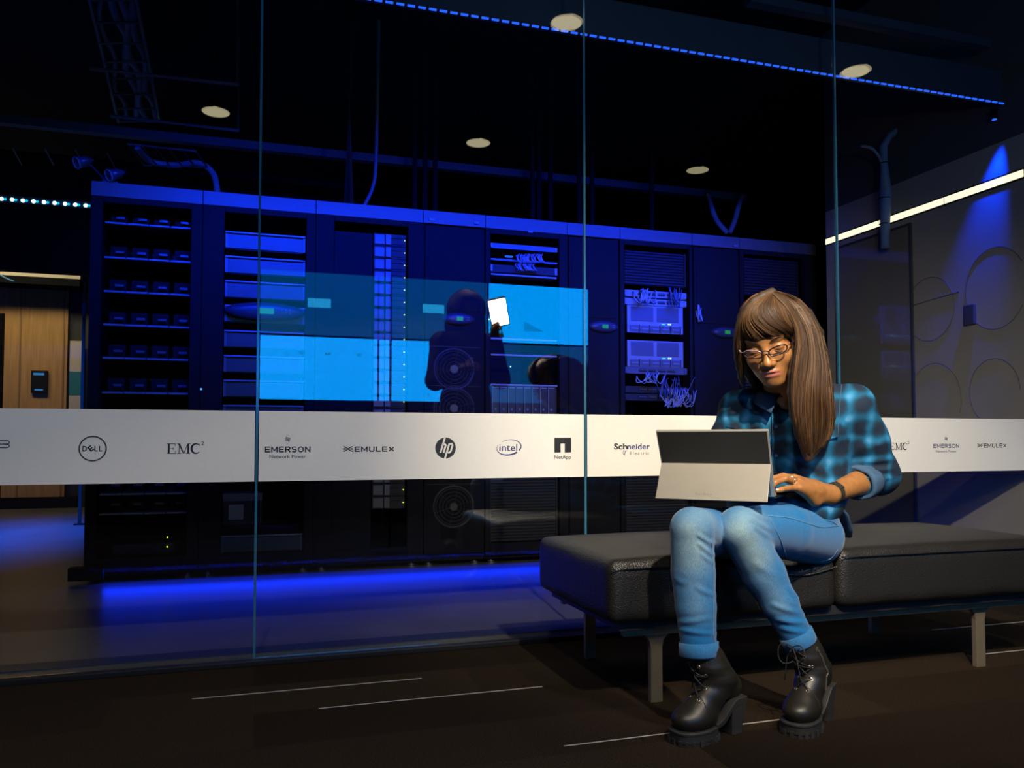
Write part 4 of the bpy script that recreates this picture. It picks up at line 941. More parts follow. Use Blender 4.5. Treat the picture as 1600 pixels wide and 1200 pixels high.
def folds(o, segs):
    """push soft folds and creases into a garment: (x0, y0, x1, y1, millimetres, width) seen from the front"""
    V = vco(o).astype(float); W_ = V + np.array(o.location if o.parent is None else PO); me = o.data; Nn_ = np.empty(len(V) * 3, np.float32); me.vertices.foreach_get('normal', Nn_) if hasattr(me.vertices[0], 'normal') else None
    Nn_ = Nn_.reshape(-1, 3); d = W_ - np.array(CAM); z = d @ np.array(VF); x = CX + FPX * (d @ np.array(VR)) / z; y = CY - FPX * (d @ np.array(VU)) / z
    front = np.clip(-(Nn_ @ np.array(VF)) * 3 + .2, 0, 1); disp = np.zeros(len(V))
    for (x0, y0, x1, y1, mm, w) in segs:
        vx, vy = x1 - x0, y1 - y0; t_ = ((x - x0) * vx + (y - y0) * vy) / (vx * vx + vy * vy); tc_ = np.clip(t_, 0, 1); bow = 4 * tc_ * (1 - tc_) * 2.0
        dd = np.hypot(x - x0 - tc_ * vx, y - y0 - tc_ * vy - bow); am = np.sin(np.pi * np.clip(tc_ * .8 + .15, 0, 1)) ** .7
        disp += mm * .001 * am * (np.exp(-(dd / w) ** 2) - .45 * np.exp(-((dd - 2.1 * w) / w) ** 2))
    V += Nn_ * (disp * front)[:, None]; me.vertices.foreach_set('co', V.astype(np.float32).ravel()); me.update()
from mathutils.bvhtree import BVHTree
def bvh(o):
    me = o.data; return BVHTree.FromPolygons([v.co[:] for v in me.vertices], [p.vertices[:] for p in me.polygons])
def hitpx(tree, off, px, py, lift=.001):
    """point of a surface seen at (px, py), lifted along its normal"""
    r = ray(px, py).normalized(); h = tree.ray_cast(CAM - Vector(off), r)
    return None if h[0] is None else (h[0] + h[1] * lift)
def lerpn(p, n):
    P = [np.array(q, float) for q in p]; out = []
    L = [0]
    for i in range(1, len(P)): L.append(L[-1] + np.linalg.norm(P[i][:2] - P[i - 1][:2]))
    for t_ in np.linspace(0, L[-1], n):
        i = min(max(int(np.searchsorted(L, t_)) - 1, 0), len(P) - 2); u = (t_ - L[i]) / max(L[i + 1] - L[i], 1e-9)
        p0, p1, p2, p3 = P[max(i - 1, 0)], P[i], P[i + 1], P[min(i + 2, len(P) - 1)]
        out.append(.5 * ((2 * p1) + (p2 - p0) * u + (2 * p0 - 5 * p1 + 4 * p2 - p3) * u * u + (3 * p1 - p0 - 3 * p2 + p3) * u ** 3))
    return out
# ============================================================ THE SEATED FIGURE
t = NT('skin'); at_ = t.n('Attribute', attribute_name='lip'); tc = t.n('TexCoord'); no = t.n('TexNoise'); no.inputs['Scale'].default_value = 60; no.inputs['Detail'].default_value = 4; t.l(tc.outputs['Object'], no.inputs['Vector'])
sk = t.ramp(no.outputs['Fac'], [(.3, (.25, .105, .034)), (.7, (.33, .145, .048))])
t.l(t.mix(at_.outputs['Fac'], sk, (.36, .115, .085)), t.b.inputs['Base Color']); t.b.inputs['Roughness'].default_value = .42
t.b.inputs['Subsurface Weight'].default_value = .12; t.b.inputs['Subsurface Radius'].default_value = (.012, .005, .003); t.b.inputs['Subsurface Scale'].default_value = .4
bp = t.n('Bump'); bp.inputs['Strength'].default_value = .12; bp.inputs['Distance'].default_value = .001; no2 = t.n('TexNoise'); no2.inputs['Scale'].default_value = 900; t.l(tc.outputs['Object'], no2.inputs['Vector']); t.l(no2.outputs['Fac'], bp.inputs['Height']); t.l(bp.outputs[0], t.b.inputs['Normal'])
MSKIN = t.m
t = NT('denim'); at_ = t.n('Attribute', attribute_name='wear'); tc = t.n('TexCoord'); no = t.n('TexNoise'); no.inputs['Scale'].default_value = 14; no.inputs['Detail'].default_value = 8; no.inputs['Roughness'].default_value = .7; t.l(tc.outputs['Object'], no.inputs['Vector'])
mp = t.n('Mapping'); mp.inputs['Scale'].default_value = (700, 700, 160); t.l(tc.outputs['Object'], mp.inputs[0]); n2 = t.n('TexNoise'); n2.inputs['Scale'].default_value = 1; n2.inputs['Detail'].default_value = 2; t.l(mp.outputs[0], n2.inputs['Vector'])
w_ = t.math('MULTIPLY', at_.outputs['Fac'], t.math('MULTIPLY_ADD', no.outputs['Fac'], 1.3, .35)); w2_ = t.math('MINIMUM', w_, 1)
base = t.mix(w2_, (.004, .115, .31), (.20, .31, .37)); fine = t.ramp(n2.outputs['Fac'], [(.3, (.78, .78, .78)), (.7, (1.22, 1.22, 1.22))])
t.l(t.mix(1, base, fine, 'MULTIPLY'), t.b.inputs['Base Color']); t.b.inputs['Roughness'].default_value = .85; t.b.inputs['Specular IOR Level'].default_value = .2; t.b.inputs['Sheen Weight'].default_value = .2
bp = t.n('Bump'); bp.inputs['Strength'].default_value = .35; bp.inputs['Distance'].default_value = .001; t.l(n2.outputs['Fac'], bp.inputs['Height']); t.l(bp.outputs[0], t.b.inputs['Normal']); MDEN = t.m
M_thread = mat('stitch_thread', (.12, .28, .45), .8); M_thread2 = mat('dark_thread', (.02, .09, .18), .8)
def plaid(name, lat, dark=1.0):
    t = NT(name); tc = t.n('TexCoord'); dx = t.n('VectorMath', operation='DOT_PRODUCT'); t.l(tc.outputs['Object'], dx.inputs[0]); dx.inputs[1].default_value = lat
    sx = t.n('SeparateXYZ'); t.l(tc.outputs['Object'], sx.inputs[0])
    no = t.n('TexNoise'); no.inputs['Scale'].default_value = 9; no.inputs['Detail'].default_value = 3; t.l(tc.outputs['Object'], no.inputs['Vector']); wob = t.math('MULTIPLY_ADD', no.outputs['Fac'], .06, -.03)
    u = t.math('ADD', dx.outputs['Value'], wob); v = t.math('ADD', sx.outputs['Z'], wob)
    def band(c, per, ph): return t.math('MULTIPLY_ADD', t.math('SINE', t.math('MULTIPLY_ADD', c, 2 * math.pi / per, ph)), .5, .5)
    a, b = band(u, .058, .6), band(v, .062, 0); s1 = t.math('MULTIPLY', a, a); s2 = t.math('MULTIPLY', b, b)
    f = t.math('MULTIPLY_ADD', t.math('ADD', s1, s2), .5, t.math('MULTIPLY_ADD', no.outputs['Fac'], .9, -.45))
    col = t.ramp(f, [(.08, (.010, .020, .040)), (.36, (.008, .055, .11)), (.62, (.010, .11, .23)), (.86, (.025, .17, .34)), (1, (.07, .22, .44))])
    mp = t.n('Mapping'); mp.inputs['Scale'].default_value = (600, 600, 600); t.l(tc.outputs['Object'], mp.inputs[0]); n2 = t.n('TexNoise'); n2.inputs['Scale'].default_value = 1; t.l(mp.outputs[0], n2.inputs['Vector'])
    t.l(t.mix(1, col, t.ramp(n2.outputs['Fac'], [(.3, (.75, .75, .75)), (.7, (1.25, 1.25, 1.25))]), 'MULTIPLY'), t.b.inputs['Base Color']); t.b.inputs['Roughness'].default_value = .85; t.b.inputs['Specular IOR Level'].default_value = .2
    return t.m
FX = Vector((-.50, -.866, 0)); LX = Vector((.866, -.50, 0)); ZU = Vector((0, 0, 1))     # chest facing, her left, up
MPL = plaid('plaid_flannel', tuple(LX)); MPL2 = plaid('plaid_sleeve', (.6, .4, .5)); MPLD = mat('plaid_dark', (.03, .075, .15), .85, var=.4, scale=50)
PO = (1.49, -.72, .40)                                                                   # the figure's base, on the bench
fr = (LX, -FX, ZU)
# ---- head frame
Hf = (-VR * .36 - VU * .40 - VF * .84).normalized(); Hx = VU.cross(Hf).normalized(); Hu = Hf.cross(Hx)
ra = R(9); Hx, Hu = (Hx * math.cos(ra) + Hu * math.sin(ra)), (Hu * math.cos(ra) - Hx * math.sin(ra))
HO = atd(1196, 545, 2.165) - Hf * .088
def H(x, y, z): return HO + Hx * x + Hf * y + Hu * z
hfr = (Hx, Hf, Hu)
hipL, kneeL, calfL, hemL = atd(1272, 838, 2.36), atd(1156, 826, 2.05), atd(1193, 896, 2.075), atd(1242, 988, 2.065)
hipR, kneeR, calfR, hemR = Vector((1.385, -.695, .46)), atd(1081, 826, 2.00), atd(1083, 895, 2.005), atd(1091, 1002, 1.985)
shL, elL, wrL = atd(1332, 634, 2.37), atd(1371, 741, 2.45), atd(1297, 773, 2.27)
shR, elR, wrR = atd(1154, 640, 2.43), atd(1124, 742, 2.45), atd(1156, 752, 2.28)
neckb = atd(1226, 615, 2.37); chest = atd(1240, 668, 2.42); belly = atd(1250, 750, 2.44); pelv = Vector((1.485, -.725, .505))
# ---- body: one continuous surface (head, neck, arms, hands and what the clothes cover)
F_ = Field(axis_grid(.93, 1.92, .005, .0022, 1.24, 1.52), axis_grid(-1.16, -.52, .005, .0022, -1.0, -.68), axis_grid(.10, 1.22, .005, .0022, .54, 1.10))
F_.ell(H(0, -.012, .045), (.070, .090, .082), .01, hfr).ell(H(0, .030, -.028), (.057, .060, .082), .03, hfr)
for s_ in (-1, 1):
    F_.cone(H(s_ * .050, -.005, -.050), H(s_ * .014, .058, -.098), .017, .017, .03)
    F_.ell(H(s_ * .036, .056, -.034), (.024, .022, .028), .022, hfr)
    F_.ell(H(s_ * .072, -.012, -.010), (.009, .018, .030), .008, hfr)
F_.ell(H(0, .068, -.100), (.020, .018, .016), .02, hfr).ell(H(0, .074, .026), (.050, .016, .018), .02, hfr)
F_.ell(H(0, .072, -.068), (.030, .022, .026), .018, hfr)
for s_ in (-1, 1):
    F_.ell(H(s_ * .031, .100, -.001), (.015, .018, .013), .014, hfr, 'sub')
    F_.ell(H(s_ * .031, .073, -.003), (.0165, .0125, .0120), .004, hfr)
    F_.ell(H(s_ * .031, .084, -.0125), (.013, .0016, .0010), .002, hfr, 'sub')
F_.cone(H(0, .084, .006), H(0, .103, -.034), .0072, .0092, .012).ell(H(0, .105, -.038), (.0115, .011, .0095), .008, hfr)
for s_ in (-1, 1):
    F_.ell(H(s_ * .0125, .095, -.042), (.0078, .010, .0078), .006, hfr); F_.ell(H(s_ * .0065, .101, -.0495), (.0032, .005, .003), .002, hfr, 'sub')
F_.cone(H(0, .094, -.050), H(0, .093, -.058), .002, .002, .004, 'sub')
F_.ell(H(0, .0880, -.0660), (.0225, .0080, .0046), .007, hfr).ell(H(0, .0865, -.0766), (.0200, .0085, .0056), .007, hfr)
for s_ in (-1, 1): F_.ell(H(s_ * .006, .0945, -.0635), (.008, .0060, .0036), .004, hfr)
for a in range(-4, 4):
    f1 = lambda q: H(q * .0055, .0970 - .00040 * q * q, -.0712 - .0001 * q * q); F_.cone(f1(a), f1(a + 1), .0012, .0012, .0015, 'sub')
F_.chain([H(0, -.02, -.045), H(0, -.022, -.095), neckb], [.050, .047, .052], .03)
F_.chain([shR + Vector((0, 0, -.01)), neckb + Vector((0, 0, -.035)), shL + Vector((0, 0, -.01))], [.035, .045, .035], .04)
F_.ell(chest, (.130, .085, .15), .03, fr).ell(belly, (.115, .085, .13), .04, fr).ell(pelv, (.12, .09, .08), .04, fr)
F_.chain([hipL, kneeL, calfL, hemL, hemL + (hemL - calfL) * .12], [.062, .042, .040, .028, .026], .02).chain([hipR, kneeR, calfR, hemR, hemR + (hemR - calfR) * .12], [.068, .046, .044, .032, .030], .02)
F_.chain([shL, elL], [.045, .040], .02).chain([elL, elL.lerp(wrL, .35), wrL], [.038, .040, .0245], .015)
F_.chain([shR, elR, wrR], [.042, .038, .024], .02)
# left hand (the one in view): palm, four fingers and thumb
K = [atd(1247, 762, 2.180), atd(1245, 753, 2.195), atd(1243, 748, 2.215), atd(1241, 747, 2.24)]
for k_, r_ in zip(K, (.0115, .0120, .0120, .0115)): F_.chain([wrL, wrL.lerp(k_, .45) + Vector((0, 0, .001)), k_], [.022, .0165, r_], .012)
hk = atd(1273, 781, 2.235); F_.chain([wrL, hk, K[0]], [.020, .017, .011], .012)
fing = [[K[0], atd(1230, 763, 2.150), atd(1221, 765, 2.135), atd(1214, 767, 2.128)], [K[1], atd(1227, 748, 2.165), atd(1211, 754, 2.150), atd(1205, 763, 2.145)],
        [K[2], atd(1224, 744, 2.190), atd(1207, 748, 2.175), atd(1199, 759, 2.165)], [K[3], atd(1222, 744, 2.225), atd(1207, 749, 2.21), atd(1200, 760, 2.20)]]
for q, rr in zip(fing, ((.0092, .0078, .0070, .0058), (.0102, .0088, .0078, .0064), (.0102, .0090, .0080, .0066), (.0102, .0088, .0078, .0064))): F_.chain(q, rr, .0035)
F_.chain([atd(1282, 776, 2.28), atd(1262, 776, 2.285), atd(1245, 774, 2.275), atd(1232, 776, 2.262)], [.016, .0125, .0105, .008], .008)
# right hand, behind the tablet
KR = [atd(1164 + 5 * i, 768 - i, 2.150 + .003 * i) for i in range(4)]
for i, k_ in enumerate(KR):
    k_ = wrR + Vector((.030, -.055, -.002)) + LX * (.017 * (i - 1.5)); KR[i] = k_; F_.chain([wrR, k_], [.022, .011], .012)
    d1 = Vector((-.35, -.75, -.15)).normalized(); F_.chain([k_, k_ + d1 * .028, k_ + d1 * .046 + Vector((0, 0, -.010)), k_ + d1 * .056 + Vector((0, 0, -.022))], [.0095, .0085, .0075, .0062], .0035)
F_.chain([wrR, wrR + LX * .035 + Vector((0, -.03, -.006)), wrR + LX * .045 + Vector((0, -.055, -.012))], [.016, .011, .008], .008)
body = F_.mesh('person', MSKIN, None, PO)
tag(body, 'seated person with long brown hair and glasses typing on a tablet on the lap', 'person')
V = vco(body) + np.array(PO); rel = V - np.array(HO); lx, ly, lz = rel @ np.array(Hx), rel @ np.array(Hf), rel @ np.array(Hu)
lip = np.clip(1.35 - np.sqrt((lx / .0225) ** 2 + ((lz + .0716) / .0100) ** 2), 0, .3) / .3 * (ly > .080); vattr(body, 'lip', lip)
bodyT = bvh(body)
# eyelashes and brows
M_lash = mat('dark_hair', (.012, .008, .006), .6)
for s_ in (-1, 1):
    m = MB(); m.tube([Vector(H(s_ * .031 + .0145 * math.cos(a), .0845 - .0035 * abs(math.cos(a)) ** 2, -.0118 - .0028 * math.sin(a))) - Vector(PO) for a in np.linspace(math.pi, 0, 10)], [.0003, .0007, .0009, .0010, .0010, .0010, .0010, .0009, .0007, .0003], 5).build('eyelashes', M_lash, body)
    m = MB(); m.tube([Vector(H(s_ * (.016 + .032 * u), .0945 - .014 * u * u, .020 + .006 * math.sin(u * 2.6))) - Vector(PO) for u in np.linspace(0, 1, 8)], [.001, .0022, .0024, .0022, .002, .0016, .001, .0005], 6, flat=.6).build('eyebrow', M_lash, body)
# ---- jeans
G = Field(axis_grid(.90, 1.76, .0038), axis_grid(-1.18, -.50, .0038), axis_grid(.185, .66, .0038))
G.ell(pelv - Vector((0, 0, .01)), (.155, .125, .095), .03, fr)
thL = hipL.lerp(kneeL, .45) + Vector((0, 0, .006)); thR = hipR.lerp(kneeR, .45) + Vector((0, 0, -.014))
G.chain([hipL, thL, kneeL], [.084, .077, .054], .006).chain([kneeL, calfL, calfL.lerp(hemL, .5), hemL], [.055, .054, .046, .040], .012)
G.chain([hipR, thR, kneeR], [.080, .066, .053], .004).chain([kneeR, calfR, calfR.lerp(hemR, .5), hemR], [.053, .054, .050, .044], .005)
G.cut(hemR, (hemR - calfR)) if False else None
rw = random.Random(5)
def wrinkle(p0, p1, leg, r=.007, k=.010):
    """a soft fold between two image points lying on a leg; leg gives the depth"""
    a = atd(p0[0], p0[1], leg); b = atd(p1[0], p1[1], leg); G.cone(a, b, r, r * .7, k)
jeans = G.mesh('jeans', MDEN, body, PO)
folds(jeans, [(1092, 836, 1116, 850, 3.2, 3), (1094, 850, 1116, 868, 3.2, 3), (1098, 866, 1116, 880, 2, 3), (1064, 972, 1116, 964, 2.6, 3.5), (1064, 984, 1118, 990, 3, 3), (1090, 918, 1118, 930, 2.4, 3.5), (1056, 905, 1075, 912, 1.5, 4),
              (1172, 796, 1202, 812, 3.0, 3), (1172, 808, 1206, 828, 3.0, 3.2), (1180, 822, 1208, 842, 2.4, 3), (1168, 786, 1192, 794, 2.4, 3), (1208, 945, 1256, 958, 2.6, 3.5), (1214, 968, 1262, 972, 3, 3.2), (1232, 918, 1252, 938, 2.4, 3), (1222, 982, 1264, 988, 2.4, 3), (1240, 796, 1268, 800, 2, 4), (1228, 800, 1290, 806, 1.5, 5), (1180, 880, 1215, 900, 1.4, 5), (1126, 800, 1136, 830, 1.5, 4)])
V = vco(jeans) + np.array(PO)
def segd(V, a, b):
    a, b = np.array(a), np.array(b); v = b - a; t_ = np.clip((V - a) @ v / (v @ v), 0, 1); return np.linalg.norm(V - a - t_[:, None] * v, axis=1)
tw = lambda p, u=.055: Vector(p) - VF * u + ZU * .0
wear = np.zeros(len(V))
for (K_, C_, Hm, T_, sgn) in ((kneeR, calfR, hemR, thR, -.012), (kneeL, calfL, hemL, thL, -.016)):
    for a, b, wd, am in ((K_, K_.lerp(C_, .6), .046, 1.0), (K_.lerp(C_, .6), C_.lerp(Hm, .5), .034, .42), (K_ + ZU * .02, K_.lerp(T_, .25) + ZU * .03, .045, .7)):
        d = segd(V, tw(a) + VR * sgn, tw(b) + VR * sgn); wear = np.maximum(wear, am * np.exp(-(d / wd) ** 2))
vattr(jeans, 'wear', np.clip(wear * .95, 0, 1)); jT = bvh(jeans)
def stitch(pxs, name='seam_stitching', r=.0009, T=None, par=None, m=None, lift=.0012, n=30):
    T = T or jT; pts = [hitpx(T, PO, q[0], q[1], lift) for q in lerpn([(a, b) for a, b in pxs], n)]; pts = [p for p in pts if p is not None]
    keep = [pts[0]] if pts else []
    for p in pts[1:]:
        if (p - keep[-1]).length < .05: keep.append(p)
    if len(keep) > 2: return MB().tube(keep, r, 5).build(name, m or M_thread, par or jeans)
stitch([(1108, 800), (1112, 860), (1115, 920), (1114, 985), (1116, 1004)]); stitch([(1200, 806), (1222, 850), (1238, 905), (1254, 955), (1264, 985)])
stitch([(1200, 806), (1232, 809), (1262, 818), (1285, 824), (1310, 821)]); stitch([(1290, 812), (1302, 816), (1309, 822)]); stitch([(1282, 877), (1298, 872), (1309, 858)], r=.0007)
# turned hems
for Hm, C_, rr in ((hemR, calfR, .0445), (hemL, calfL, .0405)):
    d = (Hm - C_).normalized(); a, b, _ = frame_of(d); m = MB(); pts = []
    c0 = Hm + d * .020
    n = 28; vs = []
    for (dz, rq) in ((-.020, rr * 1.00), (-.018, rr + .004), (.012, rr + .0035), (.016, rr + .001), (.012, rr - .004)):
        for k in range(n):
            th = 2 * math.pi * k / n; q = rq + .0012 * math.sin(3 * th + dz * 80); vs.append(c0 + d * dz + a * q * math.cos(th) + b * q * math.sin(th) - Vector(PO))
    m.add(vs, [(j * n + k, j * n + (k + 1) % n, (j + 1) * n + (k + 1) % n, (j + 1) * n + k) for j in range(4) for k in range(n)]); o = m.build('hem', MDEN, jeans, smooth=True)
    vattr(o, 'wear', np.full(len(o.data.vertices), .10))
# ---- shirt
S_ = Field(axis_grid(1.12, 1.92, .0036), axis_grid(-1.06, -.48, .0036), axis_grid(.44, .96, .0036))
S_.ell(chest + Vector((0, 0, -.015)), (.168, .112, .175), .02, fr).ell(belly, (.145, .118, .15), .05, fr).ell(pelv + Vector((0, 0, .02)), (.162, .135, .085), .05, fr)
for s_ in (-1, 1): S_.ell(chest + LX * (.068 * s_) + FX * .062 + ZU * .0, (.062, .055, .060), .035, fr)
S_.chain([shR + Vector((0, 0, .002)), neckb + Vector((0, 0, -.028)) - FX * .01, shL + Vector((0, 0, .002))], [.050, .062, .052], .04)
S_.chain([shL, shL.lerp(elL, .5), elL], [.062, .062, .058], .03).chain([elL, elL.lerp(wrL, .34)], [.060, .050], .03)
S_.chain([shR, shR.lerp(elR, .5), elR], [.054, .056, .050], .03).chain([elR, elR.lerp(wrR, .8)], [.050, .040], .03)
def swr(p0, p1, d0, d1, r=.008, k=.012, op='add'): S_.cone(atd(p0[0], p0[1], d0), atd(p1[0], p1[1], d1), r, r * .6, k, op)
# open neck and hollow sleeve ends
S_.chain([H(0, -.022, -.095), neckb + FX * .012, neckb + FX * .055 + Vector((0, 0, -.035))], [.058, .056, .020], .006, 'sub')
shirt = S_.mesh('shirt', MPL, body, PO)
folds(shirt, [(1336, 722, 1396, 716, 4, 4), (1334, 734, 1398, 732, 4.5, 3.5), (1342, 744, 1396, 746, 3.5, 3.5), (1346, 700, 1388, 690, 2.6, 5), (1352, 672, 1378, 660, 2, 6), (1322, 604, 1330, 690, 3, 4), (1296, 640, 1326, 712, 3, 6), (1310, 700, 1326, 760, 3, 5),
              (1215, 700, 1290, 738, 4.5, 5), (1222, 722, 1282, 752, 4, 4.5), (1230, 745, 1290, 768, 4, 4.5), (1240, 765, 1300, 780, 3.5, 4), (1226, 640, 1232, 700, 3, 5), (1200, 640, 1196, 664, 2, 5), (1140, 640, 1150, 668, 2.2, 4), (1126, 625, 1134, 665, 2.2, 4), (1160, 600, 1190, 625, 2.2, 5), (1300, 745, 1310, 785, 3, 5)])
shT = bvh(shirt)
# rolled cuff
def cuff(c, d, r0, r1, w, name='cuff'):
    d = Vector(d).normalized(); a, b, _ = frame_of(d); n = 36; vs = []; prof = ((-.5, r0 - .004), (-.48, r0 + .004), (-.2, r0 + .007), (.2, r1 + .007), (.47, r1 + .006), (.5, r1), (.42, r1 - .006), (-.2, r0 - .008))
    for (u, rq) in prof:
        for k in range(n):
            th = 2 * math.pi * k / n; q = rq + .003 * math.sin(2 * th + 1) + .0015 * math.sin(5 * th + u * 3); vs.append(c + d * (w * u) + a * q * math.cos(th) + b * q * .94 * math.sin(th) - Vector(PO))
    L_ = len(prof); return MB().add(vs, [(j * n + k, j * n + (k + 1) % n, (j + 1) * n + (k + 1) % n, (j + 1) * n + k) for j in range(L_ - 1) for k in range(n)]).build(name, MPLD, shirt, smooth=True)
cuff(elL.lerp(wrL, .37), wrL - elL, .052, .050, .062); cuff(elR.lerp(wrR, .8), wrR - elR, .040, .040, .04)
# shirt tail beside the hip
ST = [hitpx(shT, PO, x, y, .004) for x, y in ((1300, 780), (1306, 785))]
m = MB(); tail = [(1292, 787, 2.30), (1306, 790, 2.33), (1316, 805, 2.38), (1322, 825, 2.42), (1325, 838, 2.44)]
pts = [atd(*q) - Vector(PO) for q in tail]; m.tube(pts, [.008, .016, .020, .020, .012], 12, flat=.5); m.build('shirt_tail', MPLD, shirt, smooth=True)
# placket, buttons, pockets, collar
def strip(pxs, w, th, name, m_, T=shT, par=None, n=24, lift=.002):
    pts = [hitpx(T, PO, q[0], q[1], lift) for q in lerpn(pxs, n)]; pts = [p for p in pts if p is not None]
    vs = []; fs = []
    for i, p in enumerate(pts):
        d = (pts[min(i + 1, len(pts) - 1)] - pts[max(i - 1, 0)]).normalized(); nr = -VF; s2 = d.cross(nr).normalized(); nn = s2.cross(d)
        if nn.dot(-VF) < 0: nn = -nn
        vs += [p - s2 * w / 2, p + s2 * w / 2, p + s2 * w / 2 + nn * th, p - s2 * w / 2 + nn * th]
    for i in range(len(pts) - 1):
        for k in range(4): fs.append((i * 4 + k, i * 4 + (k + 1) % 4, i * 4 + 4 + (k + 1) % 4, i * 4 + 4 + k))
    fs += [(0, 1, 2, 3), tuple(4 * len(pts) - 4 + k for k in range(4))]
    return MB().add(vs, fs).build(name, m_, par or shirt)
strip([(1212, 628), (1212, 660), (1213, 700), (1211, 740)], .024, .0022, 'placket', MPL)
stitch([(1219, 630), (1219, 660), (1220, 700), (1218, 742)], T=shT, par=shirt, lift=.005, m=M_thread2)
M_btn2 = mat('shell_button', (.03, .10, .20), .25, coat=.5)
for px, py in ((1212, 667), (1213, 711), (1211, 748)):
    p = hitpx(shT, PO, px, py, .006)
    if p: m = MB(); m.disc(p, ray(px, py), .0052, .002, 14).ring(p - ray(px, py).normalized() * .001, ray(px, py), .0045, .0008, 14, 4); m.build('button', M_btn2, shirt)
for pxs in ([(1136, 662), (1160, 665), (1186, 662)], [(1282, 678), (1295, 680), (1308, 676)]): strip(pxs, .020, .002, 'pocket_flap', MPL, n=8)
def patch_grid(P, name, m_, par, th=.0025):
    """thin curved patch from a grid of points"""
    r_, c_ = len(P), len(P[0]); vs = [p for row in P for p in row]; nrm = []
    for i in range(r_):
        for j in range(c_):
            a = P[min(i + 1, r_ - 1)][j] - P[max(i - 1, 0)][j]; b = P[i][min(j + 1, c_ - 1)] - P[i][max(j - 1, 0)]; nn = a.cross(b); nrm.append(nn.normalized() if nn.length > 1e-9 else Vector((0, 0, 1)))
    N_ = r_ * c_; vs2 = [v + n_ * th for v, n_ in zip(vs, nrm)]; fs = []
    for i in range(r_ - 1):
        for j in range(c_ - 1): q = (i * c_ + j, i * c_ + j + 1, (i + 1) * c_ + j + 1, (i + 1) * c_ + j); fs += [q, tuple(N_ + k for k in q)[::-1]]
    ed = [(0 * c_ + j, j + 1) for j in range(c_ - 1)] + [((r_ - 1) * c_ + j, (r_ - 1) * c_ + j + 1) for j in range(c_ - 1)] + [(i * c_, (i + 1) * c_) for i in range(r_ - 1)] + [(i * c_ + c_ - 1, (i + 1) * c_ + c_ - 1) for i in range(r_ - 1)]
    fs += [(a, b, N_ + b, N_ + a) for a, b in ed]
    return MB().add(vs + vs2, fs).build(name, m_, par, smooth=True)
# collar: a stand round the neck folding outwards into two points
cen = neckb + Vector((0, 0, .005)) + FX * .008
for s_ in (-1, 1):
    P = []
    for i in range(12):
        u = i / 11; th = math.pi * (1 - u) * 1.0 + R(12) * u     # from nape to front
        dirv = FX * math.cos(th) + LX * (s_ * math.sin(th)); drop = .020 * u
        top = cen + dirv * (.060 + .004 * u) + ZU * (.030 - .030 * u); out_ = cen + dirv * (.078 + .020 * u * u) + ZU * (-.010 - .055 * u * u) + LX * (s_ * .028 * u ** 3); mid = top.lerp(out_, .5) + dirv * .006 + ZU * .004
        P.append([top - Vector(PO) - ZU * 0.02, top - Vector(PO), mid - Vector(PO), out_ - Vector(PO)])
    patch_grid(P, 'collar', MPLD, shirt)
# shoulder seam stitching
stitch([(1316, 594), (1313, 620), (1310, 655), (1308, 690)], T=shT, par=shirt, m=M_thread2); stitch([(1352, 745), (1368, 752), (1378, 770)], T=shT, par=shirt, r=.0008)
# ---- wristband, ring
M_rub = mat('black_rubber', (.025, .025, .022), .42, bump=.1)
wb = elL.lerp(wrL, .93); d = (wrL - elL).normalized(); a, b, _ = frame_of(d); n = 32; vs = []
for (u, rq) in ((-.009, .0265), (-.009, .031), (.009, .0300), (.009, .0255)):
    for k in range(n): th = 2 * math.pi * k / n; vs.append(wb + d * u + a * rq * math.cos(th) + b * rq * math.sin(th) - Vector(PO))
w_o = MB().add(vs, [(j * n + k, j * n + (k + 1) % n, ((j + 1) % 4) * n + (k + 1) % n, ((j + 1) % 4) * n + k) for j in range(4) for k in range(n)]).build('wristband', M_rub, body, smooth=False)
tc_ = (CAM - wb).normalized(); tc_ = (tc_ - d * tc_.dot(d) + ZU * .5).normalized(); s2 = d.cross(tc_).normalized(); c_ = wb + tc_ * .0305 - Vector(PO)
MB().add([c_ + d * i_ * .010 + s2 * j_ * .014 + tc_ * (k_ * .003 - (.003 if abs(j_) else 0)) for i_ in (-1, 1) for j_ in (-1, 1) for k_ in (-1, 1)], [(0, 1, 3, 2), (4, 6, 7, 5), (0, 4, 5, 1), (2, 3, 7, 6), (0, 2, 6, 4), (1, 5, 7, 3)]).build('tracker_face', mat('tracker_black', (.03, .028, .022), .25), w_o, bevel=.001)
rp = fing[1][0].lerp(fing[1][1], .45) - Vector(PO); rd = fing[1][1] - fing[1][0]; M_sil = mat('silver', (.75, .72, .68), .2, 1)
ro_ = MB().ring(rp, rd, .0104, .0014, 24, 6).build('finger_ring', M_sil, body, smooth=True); MB().ell(rp + ZU * .0105 - VF * .003, .0035, .0035, .0025, 10, 6).build('ring_stone', mat('pale_stone', (.8, .78, .7), .1, coat=1), ro_, smooth=True)
# nails of the fingers in view
for q in (fing[0], fing[1], fing[2]):
    tip = q[3]; dd = (q[3] - q[2]).normalized(); up = (ZU * .8 - VF * .6); up = (up - dd * up.dot(dd)).normalized(); s2 = dd.cross(up); rot = Matrix((dd, s2, up)).transposed()
    MB().ell(tip + up * .0048 - Vector(PO), .0052, .0042, .0014, 12, 6, rot).build('fingernail', mat('pale_nail', (.75, .55, .45), .25), body, smooth=True)
